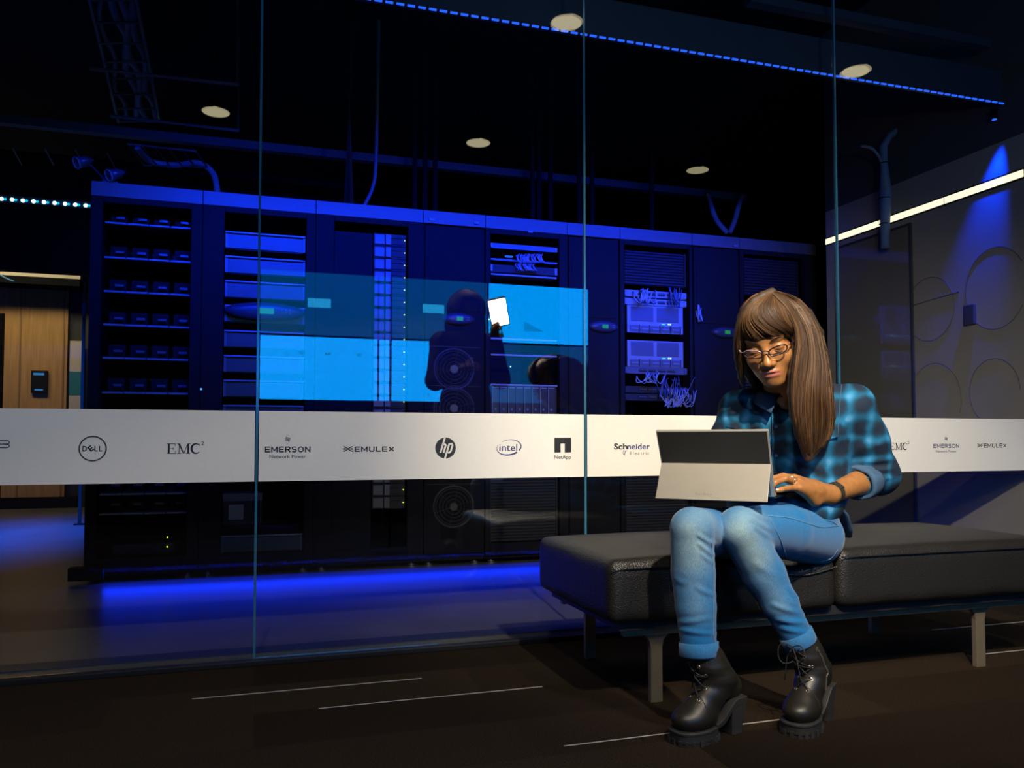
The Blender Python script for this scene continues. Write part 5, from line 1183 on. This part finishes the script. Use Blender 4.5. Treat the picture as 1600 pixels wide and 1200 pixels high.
# ---- glasses
M_frm = mat('purple_black_frame', (.016, .008, .016), .25, 0, coat=.3); M_fin = mat('frame_front_edge', (.45, .30, .36), .25, .6)
def lens_outline(s_, k=1.0, n=40):
    r_ = []
    for i in range(n):
        th = 2 * math.pi * i / n; c, s2 = math.cos(th), math.sin(th)
        x = .0235 * k * math.copysign(abs(c) ** .75, c); z = .0115 * k * math.copysign(abs(s2) ** .80, s2)
        z += .0030 * (x / .0235) * k                                    # outer corners swept up
        r_.append(H(s_ * (.0325 + x), .1065 - .0110 * ((.0325 + x) / .055) ** 2, -.0055 + z) - Vector(PO))
    return r_
gl_o = None
for s_ in (-1, 1):
    o_ = lens_outline(s_); m = MB().tube(o_, .0019, 6, True)
    if gl_o is None: gl_o = m; continue
    gl_o.tube(o_, .0019, 6, True)
glasses = gl_o.build('glasses', M_frm, body, smooth=True); glasses['label'] = 'dark framed glasses with thin oval lenses'
for s_ in (-1, 1):
    o_ = lens_outline(s_); up_ = [p + Hu * .0009 + Hf * .0012 for p in o_[1:19]]; MB().tube(up_, [.0011 + .0005 * math.sin(math.pi * i / 17) for i in range(18)], 6).build('brow_line', M_frm if s_ > 0 else M_fin, glasses, smooth=True)
    inn = lens_outline(s_, .96); c = sum(inn, Vector()) / len(inn); t_ = MATS.get('lens_glass')
    if not t_:
        q = NT('lens_glass'); q.nt.nodes.remove(q.b); a1 = q.n('BsdfTransparent'); a2 = q.n('BsdfGlossy'); a2.inputs['Roughness'].default_value = .02; mm = q.n('MixShader'); mm.inputs[0].default_value = .07; q.l(a1.outputs[0], mm.inputs[1]); q.l(a2.outputs[0], mm.inputs[2]); q.l(mm.outputs[0], q.nt.nodes['Material Output'].inputs[0]); t_ = q.m
    MB().add([c + Hf * .001] + inn, [(0, i + 1, (i + 1) % len(inn) + 1) for i in range(len(inn))]).build('lens', t_, glasses)
    MB().tube([H(s_ * .056, .0945, .0005) - Vector(PO), H(s_ * .066, .088, .002) - Vector(PO), H(s_ * .074, .06, .002) - Vector(PO), H(s_ * .078, .0, .0) - Vector(PO), H(s_ * .078, -.02, -.012) - Vector(PO)], [.0020, .0030, .0026, .0018, .0016], 6, flat=.7).build('temple', M_frm if s_ > 0 else M_fin, glasses, smooth=True)
MB().tube([H(-.0095, .1062, -.003) - Vector(PO), H(0, .109, .001) - Vector(PO), H(.0095, .1062, -.003) - Vector(PO)], .0016, 6).build('bridge', M_frm, glasses, smooth=True)
# ---- hair: a solid volume with thousands of strands on it
t = NT('brown_hair'); at_ = t.n('Attribute', attribute_name='tone'); c1_ = t.ramp(at_.outputs['Fac'], [(0, (.020, .010, .005)), (.5, (.060, .029, .012)), (1, (.165, .086, .038))]); t.l(c1_, t.b.inputs['Base Color'])
t.b.inputs['Roughness'].default_value = .5; t.b.inputs['Specular IOR Level'].default_value = .3; MHAIR = t.m
t = NT('hair_under'); t.b.inputs['Base Color'].default_value = (.030, .017, .009, 1); t.b.inputs['Roughness'].default_value = .6; MHU = t.m
CAPC = H(0, -.012, .040); CR = (.086, .108, .102)
def onskull(px, py, k=1.0):
    """point of the hair cap seen at a pixel, or the nearest rim point"""
    d = ray(px, py).normalized(); o = CAM - CAPC
    A = [np.array([v.dot(a) / (r * k) for a, r in zip((Hx, Hf, Hu), CR)]) for v in (o, d)]
    a_, b_, c_ = A[1] @ A[1], A[0] @ A[1], A[0] @ A[0] - 1; disc = b_ * b_ - a_ * c_
    if disc >= 0: return CAM + d * ((-b_ - math.sqrt(disc)) / a_)
    return CAM + d * (-b_ / a_)
def guide(pts):
    out = []
    for q in pts: out.append(onskull(q[0], q[1], q[2] if len(q) > 2 and q[2] < 1.6 else 1.0) if len(q) < 3 or q[2] < 1.6 else atd(*q))
    return out
# (px, py) = on the head; (px, py, depth) = free hanging
RT = [guide(g) for g in (
    [(1207, 460), (1224, 478), (1238, 505, 2.150), (1243, 530, 2.155), (1241, 552, 2.160), (1237, 580, 2.165), (1236, 620, 2.170), (1242, 665, 2.175), (1256, 706, 2.19)],
    [(1208, 458), (1230, 474), (1250, 505, 2.165), (1257, 535, 2.160), (1257, 565, 2.158), (1252, 600, 2.160), (1250, 640, 2.162), (1254, 680, 2.165), (1262, 718, 2.185)],
    [(1210, 456), (1238, 470), (1262, 505, 2.185), (1270, 538, 2.178), (1272, 570, 2.170), (1270, 610, 2.16), (1270, 650, 2.175), (1270, 690, 2.19), (1268, 716, 2.20)],
    [(1212, 455), (1246, 468), (1274, 510, 2.215), (1282, 545, 2.208), (1287, 580, 2.202), (1288, 620, 2.20), (1290, 655, 2.215), (1286, 682, 2.225), (1278, 704, 2.225)],
    [(1214, 455), (1250, 470, 2.24), (1278, 512, 2.25), (1288, 552, 2.245), (1295, 592, 2.24), (1299, 630, 2.24), (1300, 655, 2.245), (1297, 675, 2.245), (1290, 690, 2.24)],
    [(1214, 456), (1246, 470, 2.29), (1272, 515, 2.31), (1282, 560, 2.32), (1288, 610, 2.34), (1290, 650, 2.36), (1288, 680, 2.37), (1284, 700, 2.38), (1280, 715, 2.38)])]
BG = [guide(g) for g in (
    [(1205, 457), (1178, 472), (1160, 498), (1153, 525, 2.20), (1152, 550, 2.22), (1155, 575, 2.25), (1160, 600, 2.28)],
    [(1206, 457), (1181, 469), (1165, 489, 1.03), (1157, 510, 1.05), (1156, 527, 1.04), (1159, 540, 1.02), (1164, 551, 1.0)],
    [(1207, 457), (1187, 467), (1172, 485, 1.05), (1166, 502, 1.07), (1168, 515, 1.05), (1175, 526, 1.03), (1183, 534, .99)],
    [(1207, 457), (1192, 466), (1180, 481, 1.06), (1177, 496, 1.08), (1185, 509, 1.07), (1199, 520, 1.05), (1214, 527, 1.02)],
    [(1208, 457), (1198, 466), (1190, 479, 1.06), (1192, 493, 1.07), (1203, 506, 1.07), (1220, 517, 1.05), (1237, 528, 1.03)],
    [(1208, 458), (1205, 467), (1204, 480, 1.05), (1211, 494, 1.06), (1223, 506, 1.06), (1236, 518, 1.05), (1245, 533, 1.03)],
    [(1207, 460), (1222, 476), (1230, 492, 1.03), (1236, 505, 1.04), (1241, 517, 1.03), (1245, 528, 1.02), (1248, 542, 1.0)])]
LBk = [[H(-.04, -.02, .10), H(-.066, -.03, .06), H(-.076, -.03, .0), H(-.086, -.035, -.07), H(-.080, -.05, -.13), H(-.07, -.08, -.18)],
       [H(-.02, -.05, .10), H(-.05, -.085, .06), H(-.07, -.11, .0), H(-.07, -.115, -.07), H(-.065, -.12, -.14), H(-.06, -.135, -.20)],
       [H(0, -.05, .102), H(0, -.105, .06), H(0, -.13, .0), H(0, -.135, -.08), H(0, -.14, -.16), H(0, -.15, -.24)],
       [H(.03, -.05, .10), H(.055, -.09, .06), H(.07, -.12, .0), H(.075, -.12, -.08), H(.08, -.12, -.16), H(.085, -.13, -.24)],
       [H(.05, -.03, .09), H(.084, -.05, .05), H(.09, -.06, .0), H(.095, -.06, -.08), H(.10, -.06, -.16), H(.10, -.06, -.23)]]
def crv(P, n):
    out = []; m = len(P) - 1
    for i in range(n):
        u = i / (n - 1) * m; k = min(int(u), m - 1); u -= k; p0, p1, p2, p3 = P[max(k - 1, 0)], P[k], P[k + 1], P[min(k + 2, m)]
        out.append(.5 * ((2 * p1) + (p2 - p0) * u + (2 * p0 - 5 * p1 + 4 * p2 - p3) * u * u + (3 * p1 - p0 - 3 * p2 + p3) * u ** 3))
    return out
def sheet(G_, s, t_n):
    g = s * (len(G_) - 1); k = min(int(g), len(G_) - 2); u = g - k; A, B = crv(G_[k], t_n), crv(G_[k + 1], t_n); return [a.lerp(b, u) for a, b in zip(A, B)]
Hh = Field(axis_grid(1.20, 1.62, .0034), axis_grid(-1.02, -.52, .0034), axis_grid(.62, 1.20, .0034))
Hh.ell(CAPC, tuple(r - .017 for r in CR), .006, hfr)
# open the face
Hh.ell(H(-.002, .085, -.062), (.060, .075, .083), .010, hfr, 'sub')
def fill(G_, n, r, k=.008, t0=0.0):
    for i in range(n):
        c = sheet(G_, i / (n - 1), 12); st = int(t0 * 11)
        for j in range(st, 11): q = j / 11; rr = r * (1 - .55 * max(0, (q - .7) / .3)); Hh.cone(c[j] - (c[j] - CAM).normalized() * -.014, c[j + 1] + (c[j + 1] - CAM).normalized() * .014, rr, rr, k)
fill(RT, 16, .0095, .008, .2); fill(LBk, 11, .012); fill(BG, 15, .0045, .005); fill(BG[:2], 4, .009)
hair = Hh.mesh('hair', MHU, body, PO); hair['label'] = 'long straight brown hair with a side swept fringe'
rh = random.Random(11); sv = []; sf = []; tone = []
def strand(P, r0, tn, flat=1):
    m = len(P); ref = None; k0 = len(sv)
    for i, p in enumerate(P):
        d = (P[min(i + 1, m - 1)] - P[max(i - 1, 0)]).normalized()
        if ref is None: a = frame_of(d)[0]
        else: a = (ref - d * ref.dot(d)).normalized()
        ref = a; b = d.cross(a); q = i / (m - 1); r_ = r0 * (.55 + .45 * min(1, q * 6)) * (1 - .85 * max(0, (q - .75) / .25))
        for k in range(3): th = 2.0944 * k; sv.append(p + a * (r_ * math.cos(th)) + b * (r_ * math.sin(th)) - Vector(PO)); tone.append(tn)
    for i in range(m - 1):
        for k in range(3): sf.append((k0 + i * 3 + k, k0 + i * 3 + (k + 1) % 3, k0 + i * 3 + 3 + (k + 1) % 3, k0 + i * 3 + 3 + k))
def strands(G_, N, n, spread, r0, out, tipvar=.12, clump=0):
    ncl = 22; cl = [rh.random() for _ in range(ncl)]; ctone = [rh.random() for _ in range(ncl)]
    for i in range(N):
        s = rh.random(); c = min(range(ncl), key=lambda j: abs(cl[j] - s)); lf_ = (c * 37 % 11) / 11; P = sheet(G_, s, n); C_ = sheet(G_, cl[c], n) if clump else P
        a, b, e = rh.gauss(0, spread), rh.gauss(0, spread), rh.random(); ph, am = rh.uniform(0, 6.3), rh.uniform(0, .0022); cut_ = 1 - rh.random() ** 2 * tipvar; m = max(5, int(n * cut_)); Q = []
        for j in range(m):
            q = j / (n - 1); p = P[j].lerp(C_[j], clump * q ** 1.6); w = min(1, q * 3); lift = out * (.45 * e + .55 * lf_ * min(1, q * 1.5))
            Q.append(p + VR * (a * w) + VU * (b * .3 * w) - VF * (lift - b * .0) + VR * (am * math.sin(ph + q * 7)))
        strand(Q, r0 * rh.uniform(.7, 1.3), min(1, max(0, .12 + .62 * ctone[c] + rh.gauss(0, .16))))
strands(RT, 1700, 26, .0020, .00085, .014, .16, .6); strands(BG, 1000, 18, .0016, .00075, .007, .10, .4); strands(LBk, 300, 16, .004, .0009, .006, .2, .3)
# a few strays
me = bpy.data.meshes.new('hair_strands'); me.from_pydata([tuple(v) for v in sv], [], sf); me.materials.append(MHAIR); me.polygons.foreach_set('use_smooth', np.ones(len(sf), bool)); so = link('hair_strands', me, hair); vattr(so, 'tone', np.array(tone)); so['kind'] = 'stuff'

# ============================================================ BOOTS
M_boot = mat('black_boot_leather', (.014, .012, .009), .42, var=.25, scale=30, bump=.3); M_sole = mat('boot_rubber', (.022, .021, .020), .6, bump=.15); M_eye = mat('nickel', (.55, .50, .42), .25, .9); M_lace = mat('black_lace', (.012, .012, .013), .7)
def boot(ball, d, shaft_top, label, zipper=False, lat=0):
    d = Vector((d[0], d[1], 0)).normalized(); s_ = Vector((-d.y, d.x, 0)); B = Vector((ball[0], ball[1], 0))
    def T(x, y, z): return B + d * x * .87 + s_ * y + ZU * z
    bf = (d, s_, ZU); lo = B - Vector((.22, .22, .02)); hi = B + Vector((.22, .22, .30))
    f = Field(axis_grid(lo.x, hi.x, .0030), axis_grid(lo.y, hi.y, .0030), axis_grid(lo.z, hi.z, .0030)); top = Vector(shaft_top)
    ank = T(-.074, 0, .135)
    f.ell(T(.038, 0, .052), (.044, .040, .029), .01, bf).ell(T(.0, 0, .056), (.050, .041, .033), .02, bf)
    f.chain([T(.005, 0, .070), T(-.045, 0, .105), ank], [.031, .034, .037], .02); f.ell(T(-.115, 0, .112), (.032, .031, .034), .02, bf)
    f.chain([ank, ank.lerp(top, .5), top], [.040, .0415, .043], .015)
    for k in range(2):                                       # ankle creases
        q = ank.lerp(top, .08 + .30 * k); f.ell(q + d * .004, (.0415, .040, .010), .016, bf)
    f.cut(T(0, 0, .026), (0, 0, -1)); ax = (top - ank).normalized(); f.cut(top, ax)
    f.cone(top - ax * .02, top + ax * .03, .037, .037, .003, 'sub')
    # cut under the arch
    f.cut(T(-.05, 0, .052), (d * -.55 - ZU * .84) ) if False else None
    b = f.mesh('boot', M_boot, body, PO); b['label'] = label
    P = Vector(PO); BT = bvh(b)
    # sole platform with lugs
    def outline(k=1, n=36, x0=-.055, x1=.092, w=.043):
        r_ = []
        for i in range(n):
            th = 2 * math.pi * i / n; c, q = math.cos(th), math.sin(th); cx_ = (x0 + x1) / 2; r_.append((cx_ + (x1 - x0) / 2 * k * math.copysign(abs(c) ** .8, c), w * k * math.copysign(abs(q) ** .75, q) * (1 if c > -.2 else .92)))
        return r_
    vs = []; o1 = outline(); n = len(o1)
    for (k, z) in ((.97, 0), (.97, .006), (1.0, .008), (1.0, .026), (1.03, .027), (1.03, .031), (.98, .033)):
        for (x, y) in o1: vs.append(T((x - .018) * k + .018, y * k, z) - P)
    fs = [(j * n + i, j * n + (i + 1) % n, (j + 1) * n + (i + 1) % n, (j + 1) * n + i) for j in range(6) for i in range(n)] + [tuple(range(n))[::-1], tuple(6 * n + i for i in range(n))]
    lg = MB().add(vs, fs)
    for i in range(0, n, 2):
        x, y = o1[i]; c = T((x - .018) * 1.0 + .018, y, .007); q = (c - T(.018, 0, .007)).normalized(); a_ = q.cross(ZU); lg.add([c + q * u * .0035 + a_ * v * .004 + ZU * w * .007 - P for u in (-1, 1) for v in (-1, 1) for w in (-1, 1)], [(0, 1, 3, 2), (4, 6, 7, 5), (0, 4, 5, 1), (2, 3, 7, 6), (0, 2, 6, 4), (1, 5, 7, 3)])
    lg.build('sole', M_sole, b)
    # arch and heel block
    vs = []
    prof = [(-.030, .031, .026), (-.060, .045, .034), (-.085, .068, .056), (-.105, .082, .070), (-.146, .086, .074)]
    for (x, zt, zb) in prof: vs += [T(x, -.034, zb) - P, T(x, .034, zb) - P, T(x, .036, zt + .006) - P, T(x, -.036, zt + .006) - P]
    fs = [(i * 4 + k, i * 4 + (k + 1) % 4, i * 4 + 4 + (k + 1) % 4, i * 4 + 4 + k) for i in range(4) for k in range(4)] + [(0, 1, 2, 3), (19, 18, 17, 16)]
    MB().add(vs, fs).build('shank', M_sole, b, bevel=.002)
    vs = []
    for (z, xa, xb, w) in ((0, -.140, -.094, .028), (.012, -.140, -.094, .028), (.076, -.150, -.088, .034)):
        vs += [T(xa + .008, -w, z) - P, T(xb, -w, z) - P, T(xb, w, z) - P, T(xa + .008, w, z) - P, T(xa, w * .6, z) - P, T(xa, -w * .6, z) - P]
    fs = [(i * 6 + k, i * 6 + (k + 1) % 6, i * 6 + 6 + (k + 1) % 6, i * 6 + 6 + k) for i in range(2) for k in range(6)] + [(5, 4, 3, 2, 1, 0), (12, 13, 14, 15, 16, 17)]
    MB().add(vs, fs).build('heel', M_sole, b, bevel=.002)
    # eyelets and laces down the front
    rows = []; la = MB()
    for k in range(6):
        u = k / 5; base = top.lerp(ank, u * 1.0) - ax * .012 if u < .7 else None
        zc = top.z - .018 - u * (top.z - .100); cpt = T(0, 0, 0); cen_ = ank.lerp(top, max(0, (zc - ank.z) / (top.z - ank.z))) if zc > ank.z else T(-.088 + (ank.z - zc) * 1.1, 0, zc)
        row = []
        for q in (-1, 1):
            o_ = cen_ + d * .12 + s_ * q * .017 + ZU * (0 if zc > ank.z else .05); dr = (cen_ + s_ * q * .014 - o_).normalized(); h = BT.ray_cast(o_ - P, dr)
            if h[0] is None: row.append(None); continue
            row.append((h[0] + h[1] * .001, h[1])); MB().ring(h[0] + h[1] * .0008, h[1], .0036, .0011, 14, 5).build('eyelet', M_eye, b, smooth=True)
        rows.append(row)
    for k in range(5):
        A, B2 = rows[k], rows[k + 1]
        if None in A or None in B2: continue
        for q in (0, 1):
            p0 = A[q][0]; p1 = B2[1 - q][0]; mid = (p0 + p1) / 2 + (A[q][1] + B2[1 - q][1]).normalized() * .007; la.tube([p0, p0.lerp(mid, .6) + A[q][1] * .002, mid, p1.lerp(mid, .6) + B2[1 - q][1] * .002, p1], .0016, 6)
    if rows[0][0] and rows[0][1]:
        c = (rows[0][0][0] + rows[0][1][0]) / 2 + d * .008
        for q in (-1, 1):
            la.tube([c + s_ * (q * .035 * math.sin(a_)) + d * (.010 * math.sin(a_)) + ZU * (-.022 * (1 - math.cos(a_ * 1.0)) * .8 + .012 * math.sin(2 * a_)) for a_ in np.linspace(0, math.pi, 10)], .0016, 6)
            la.tube([c, c + s_ * q * .012 + d * .008 - ZU * .025, c + s_ * q * .018 + d * .004 - ZU * .06, c + s_ * q * .020 + d * .006 - ZU * .085], .0015, 6)
    la.build('laces', M_lace, b, smooth=True)
    # seams
    for (xs, z0) in ((.010, 0),):
        m = MB(); pts = []
        for th in np.linspace(-1.35, 1.35, 18):
            o_ = T(xs, .06 * math.sin(th), .055 + .06 * math.cos(th)); h = BT.ray_cast(o_ - P, (T(xs, 0, .050) - o_).normalized())
            if h[0]: pts.append(h[0] + h[1] * .0006)
        if len(pts) > 3: MB().tube(pts, .0009, 5).build('toe_seam', M_lace, b)
    if zipper:
        pts = []
        for z_ in np.linspace(.20, .095, 14):
            cen_ = ank.lerp(top, max(0, (z_ - ank.z) / (top.z - ank.z))) if z_ > ank.z else T(-.07, 0, z_); o_ = cen_ + s_ * zipper * .12 + d * (.010 + .015 * (.2 - z_) * 8); h = BT.ray_cast(o_ - P, s_ * -zipper)
            if h[0]: pts.append(h[0] + h[1] * .001)
        if len(pts) > 3: zo = MB().tube(pts, .0022, 6).build('zip', M_eye, b); MB().box(-.003, .003, -.0015, .0015, -.014, 0).build('zip_pull', M_eye, zo).location = pts[0]
    return b
bootR = boot((1.030, -1.010), (-.97, -.22), hemR + (hemR - calfR).normalized() * .012, 'black lace-up heeled boot, the nearer one on the left', 0)
bootL = boot((1.318, -1.030), (-.86, -.51), hemL + (hemL - calfL).normalized() * .012, 'black lace-up heeled boot with a side zip, on the right', 1)

# ============================================================ TABLET
TL_, TR_ = atd(1025, 672.5, 2.165), atd(1187, 667, 2.045); Wv = (TR_ - TL_); Wv.z = 0; WL = .292; Wn = Wv.normalized(); TR_ = TL_ + Wn * WL
bd = min(np.arange(2.0, 2.3, .002), key=lambda q: abs((atd(1212, 776, q) - TR_).length - .2015) + .5 * abs((atd(1212, 776, q) - TR_).dot(Wn)) - (0.02 if q > 2.08 else 0)); BR_ = atd(1212, 776, float(bd)); Dv = (BR_ - TR_); Dv -= Wn * Dv.dot(Wn); Dn = Dv.normalized(); DL = .2015
Nn = Wn.cross(Dn); Nn = Nn if Nn.dot(CAM - TR_) > 0 else -Nn            # out of the back, towards the camera
M_mag = mat('magnesium_silver', (.28, .26, .23), .38, .35, var=.04); M_tdk = mat('recess_grey', (.026, .026, .025), .5, .2); M_side = mat('side_silver', (.58, .56, .54), .3, .6); M_scr = emis('tablet_screen', (.25, .45, .75), .5)
TO = TL_ + Wn * WL / 2 + Dn * DL; tab = empty('tablet', tuple(TO)); tag(tab, 'silver grey tablet computer with its kickstand open, resting on the knees', 'tablet')
def Q(u, v, w): return TL_ + Wn * u + Dn * v + Nn * w - TO
def slab(u0, u1, v0, v1, w0, w1, name, m_, par=tab, bev=.001, fn=None):
    fn = fn or Q; return MB().add([fn(u, v, w) for u in (u0, u1) for v in (v0, v1) for w in (w0, w1)], [(0, 1, 3, 2), (4, 6, 7, 5), (0, 4, 5, 1), (2, 3, 7, 6), (0, 2, 6, 4), (1, 5, 7, 3)]).build(name, m_, par, bevel=bev)
slab(0, WL, 0, DL, -.0045, .0035, 'housing', M_side, bev=.002)
slab(.004, WL - .004, .003, .100, .0032, .0045, 'upper_back', M_tdk, bev=.0004)
slab(.010, WL - .010, .100, DL - .004, .0032, .0040, 'stand_recess', mat('recess_blue_grey', (.10, .12, .15), .45, .3), bev=.0003)
slab(.004, WL - .004, .004, DL - .004, -.0052, -.0042, 'screen', M_scr, bev=0)
MB().cyl(Q(WL * .40, .006, .0045), Q(WL * .40, .006, .0055), .0022, n=12).build('rear_camera', M_black, tab)
MB().add([Q(WL + .0004, v, w) for v in (.03, .055) for w in (-.001, .0015)], [(0, 1, 3, 2)]).build('side_port', M_black, tab); MB().add([Q(WL + .0004, v, w) for v in (.17, .185) for w in (-.001, .0015)], [(0, 1, 3, 2)]).build('side_port', M_black, tab)
hv = .101
ks = min(np.arange(10, 70, 1.0), key=lambda a_: abs(((lambda p: (p - CAM).dot(VU) / (p - CAM).dot(VF))(TL_ + Wn * WL / 2 + Dn * hv + (Dn * math.cos(R(a_)) + Nn * math.sin(R(a_))) * .112) * -FPX + CY) - 781)); Kd = Dn * math.cos(R(ks)) + Nn * math.sin(R(ks)); Kn = Wn.cross(Kd); Kn = Kn if Kn.dot(Nn) > 0 else -Kn
def QK(u, v, w): return TL_ + Wn * u + Dn * hv + Kd * v + Kn * w - TO + Nn * .004
kk = slab(.002, WL - .002, 0, .112, 0, .0028, 'kickstand', M_mag, fn=QK, bev=.0008)
kk['label'] = 'pale silver kickstand plate'
co, fs = text_mb('Surface', .0075, width=.044); MB().add([QK(WL * .44 + c[0], .098 - c[1], .0031) for c in co], fs).build('engraved_word', mat('engraving', (.20, .18, .155), .4, .4), kk)
# keyboard cover lying on the lap
Kh = Vector((-Wn.y, Wn.x, 0)); Kh = Kh if Kh.dot(Vector((1, 1, 0))) > 0 else -Kh; Kh = (Kh + Vector((0, 0, -.03))).normalized(); Ku = Wn.cross(Kh); Ku = Ku if Ku.z > 0 else -Ku
def QB(u, v, w): return TL_ + Wn * u + Dn * (DL + .002) + Kh * v + Ku * w - TO
kb = slab(.0, WL, .0, .175, -.0025, .0020, 'keyboard_cover', mat('cover_blue_black', (.012, .020, .035), .5), fn=QB, bev=.001)
slab(.0, WL, -.0005, .1755, -.0030, -.0024, 'cover_edge', mat('cover_blue_edge', (.02, .16, .32), .5), par=kb, fn=QB, bev=0)
km = MB()
for r_ in range(6):
    for c in range(14):
        u0, v0 = .010 + c * .0195, .030 + r_ * .0185; km.add([QB(u, v, w) for u in (u0, u0 + .0172) for v in (v0, v0 + .0160) for w in (.002, .0032)], [(0, 1, 3, 2), (4, 6, 7, 5), (0, 4, 5, 1), (2, 3, 7, 6), (0, 2, 6, 4), (1, 5, 7, 3)])
ko = km.build('keys', mat('key_black', (.02, .02, .022), .5), kb)

# ============================================================ THE HELPER WITH THE LIGHT (seen only in the glass)
AX, AY = 1.35, -2.50; LEDP = Vector((1.50, -2.25, 1.56)); LEDT = Vector((1.38, -.62, .98))
A_ = Field(axis_grid(.90, 1.95, .010), axis_grid(-2.95, -2.05, .010), axis_grid(0, 1.86, .010))
a0 = Vector((AX, AY, 0)); g = lambda x, y, z: a0 + Vector((x, y, z))
A_.ell(g(0, 0, 1.60), (.075, .095, .115), .02).chain([g(0, 0, 1.52), g(0, -.02, 1.42)], [.05, .055], .03)
A_.ell(g(0, .095, 1.585), (.012, .018, .018), .01).ell(g(0, .03, 1.52), (.045, .045, .04), .02)
for s_ in (-1, 1): A_.ell(g(s_ * .078, 0, 1.59), (.010, .02, .03), .01)
A_.ell(g(0, -.02, 1.24), (.17, .11, .22), .04).ell(g(0, -.02, 1.0), (.15, .11, .14), .05).chain([g(-.17, -.02, 1.39), g(.17, -.02, 1.39)], [.06, .06], .05)
for s_ in (-1, 1): A_.chain([g(s_ * .09, -.02, .92), g(s_ * .11, .0, .50), g(s_ * .12, -.02, .09)], [.085, .062, .045], .04).chain([g(s_ * .12, -.05, .04), g(s_ * .13, .13, .03)], [.04, .035], .03)
lh = LEDP + Vector((-.02, -.03, -.11))
A_.chain([g(.18, -.02, 1.38), g(.23, .02, 1.14), lh], [.055, .045, .030], .03).chain([g(-.18, -.02, 1.38), g(-.22, .03, 1.12), g(-.05, .20, 1.20)], [.055, .045, .032], .03)
for k in range(4): A_.chain([lh + Vector((-.01, 0, .01 * k)), lh + Vector((.015, .03, .004 + .014 * k)), lh + Vector((.03, .01, .014 * k))], [.012, .010, .009], .006)
for k in range(4): A_.chain([g(-.05, .20, 1.19 + .014 * k), g(.0, .225, 1.18 + .014 * k), g(.03, .20, 1.18 + .014 * k)], [.013, .010, .009], .006)
A_.chain([g(-.05, .20, 1.22), g(-.02, .22, 1.255)], [.014, .010], .006)
hp = A_.mesh('person', mat('skin_plain', (.22, .10, .05), .5), None, (AX, AY, 0)); tag(hp, 'standing person in dark clothes holding up a small light panel, mirrored in the glass', 'person')
J = Field(axis_grid(.90, 1.95, .010), axis_grid(-2.95, -2.05, .010), axis_grid(.05, 1.86, .010))
J.ell(g(0, -.02, 1.24), (.19, .13, .23), .04).ell(g(0, -.02, 1.0), (.18, .14, .15), .05).chain([g(-.17, -.02, 1.385), g(.17, -.02, 1.385)], [.075, .075], .05)
J.chain([g(.18, -.02, 1.37), g(.235, .02, 1.14), g(.235, .02, 1.14).lerp(lh, .85)], [.07, .062, .042], .03).chain([g(-.18, -.02, 1.37), g(-.225, .03, 1.12), g(-.10, .16, 1.185)], [.07, .062, .045], .03)
J.mesh('jacket', mat('dark_jacket', (.022, .014, .012), .8), hp, (AX, AY, 0))
T_ = Field(axis_grid(.90, 1.95, .010), axis_grid(-2.95, -2.05, .010), axis_grid(.05, 1.2, .010))
for s_ in (-1, 1): T_.chain([g(s_ * .09, -.02, .92), g(s_ * .11, .0, .50), g(s_ * .12, -.02, .10)], [.10, .075, .06], .04)
T_.mesh('trousers', mat('dark_trousers', (.012, .014, .02), .8), hp, (AX, AY, 0))
Q_ = Field(axis_grid(1.05, 1.7, .010), axis_grid(-2.85, -2.2, .010), axis_grid(1.25, 1.88, .010))
Q_.ell(g(0, -.02, 1.62), (.135, .12, .135), .02).ell(g(0, -.05, 1.50), (.145, .09, .12), .04); Q_.ell(g(0, .09, 1.57), (.065, .07, .10), .01, None, 'sub')
Q_.mesh('hair', mat('black_hair', (.008, .007, .007), .6), hp, (AX, AY, 0))
dq = (LEDT - LEDP).normalized(); lq = empty('light_panel', tuple(LEDP)); tag(lq, 'small bright light panel held up by the mirrored person', 'light'); rt = (dq.to_track_quat('Y', 'Z').to_matrix() @ Matrix.Rotation(R(-14), 3, 'Y')).to_4x4()
m = MB(); m.M = rt; m.box(-.062, .062, -.03, 0, -.095, .095); m.build('case', M_black, lq, bevel=.004)
m = MB(); m.M = rt; m.box(-.054, .054, .0005, .002, -.086, .086); m.build('diffuser', emis('panel_light', (1.0, .88, .68), 170), lq)
m = MB(); m.M = rt; m.cyl((0, -.02, -.09), (0, -.02, -.17), .012, n=10); m.build('handle', M_black, lq)
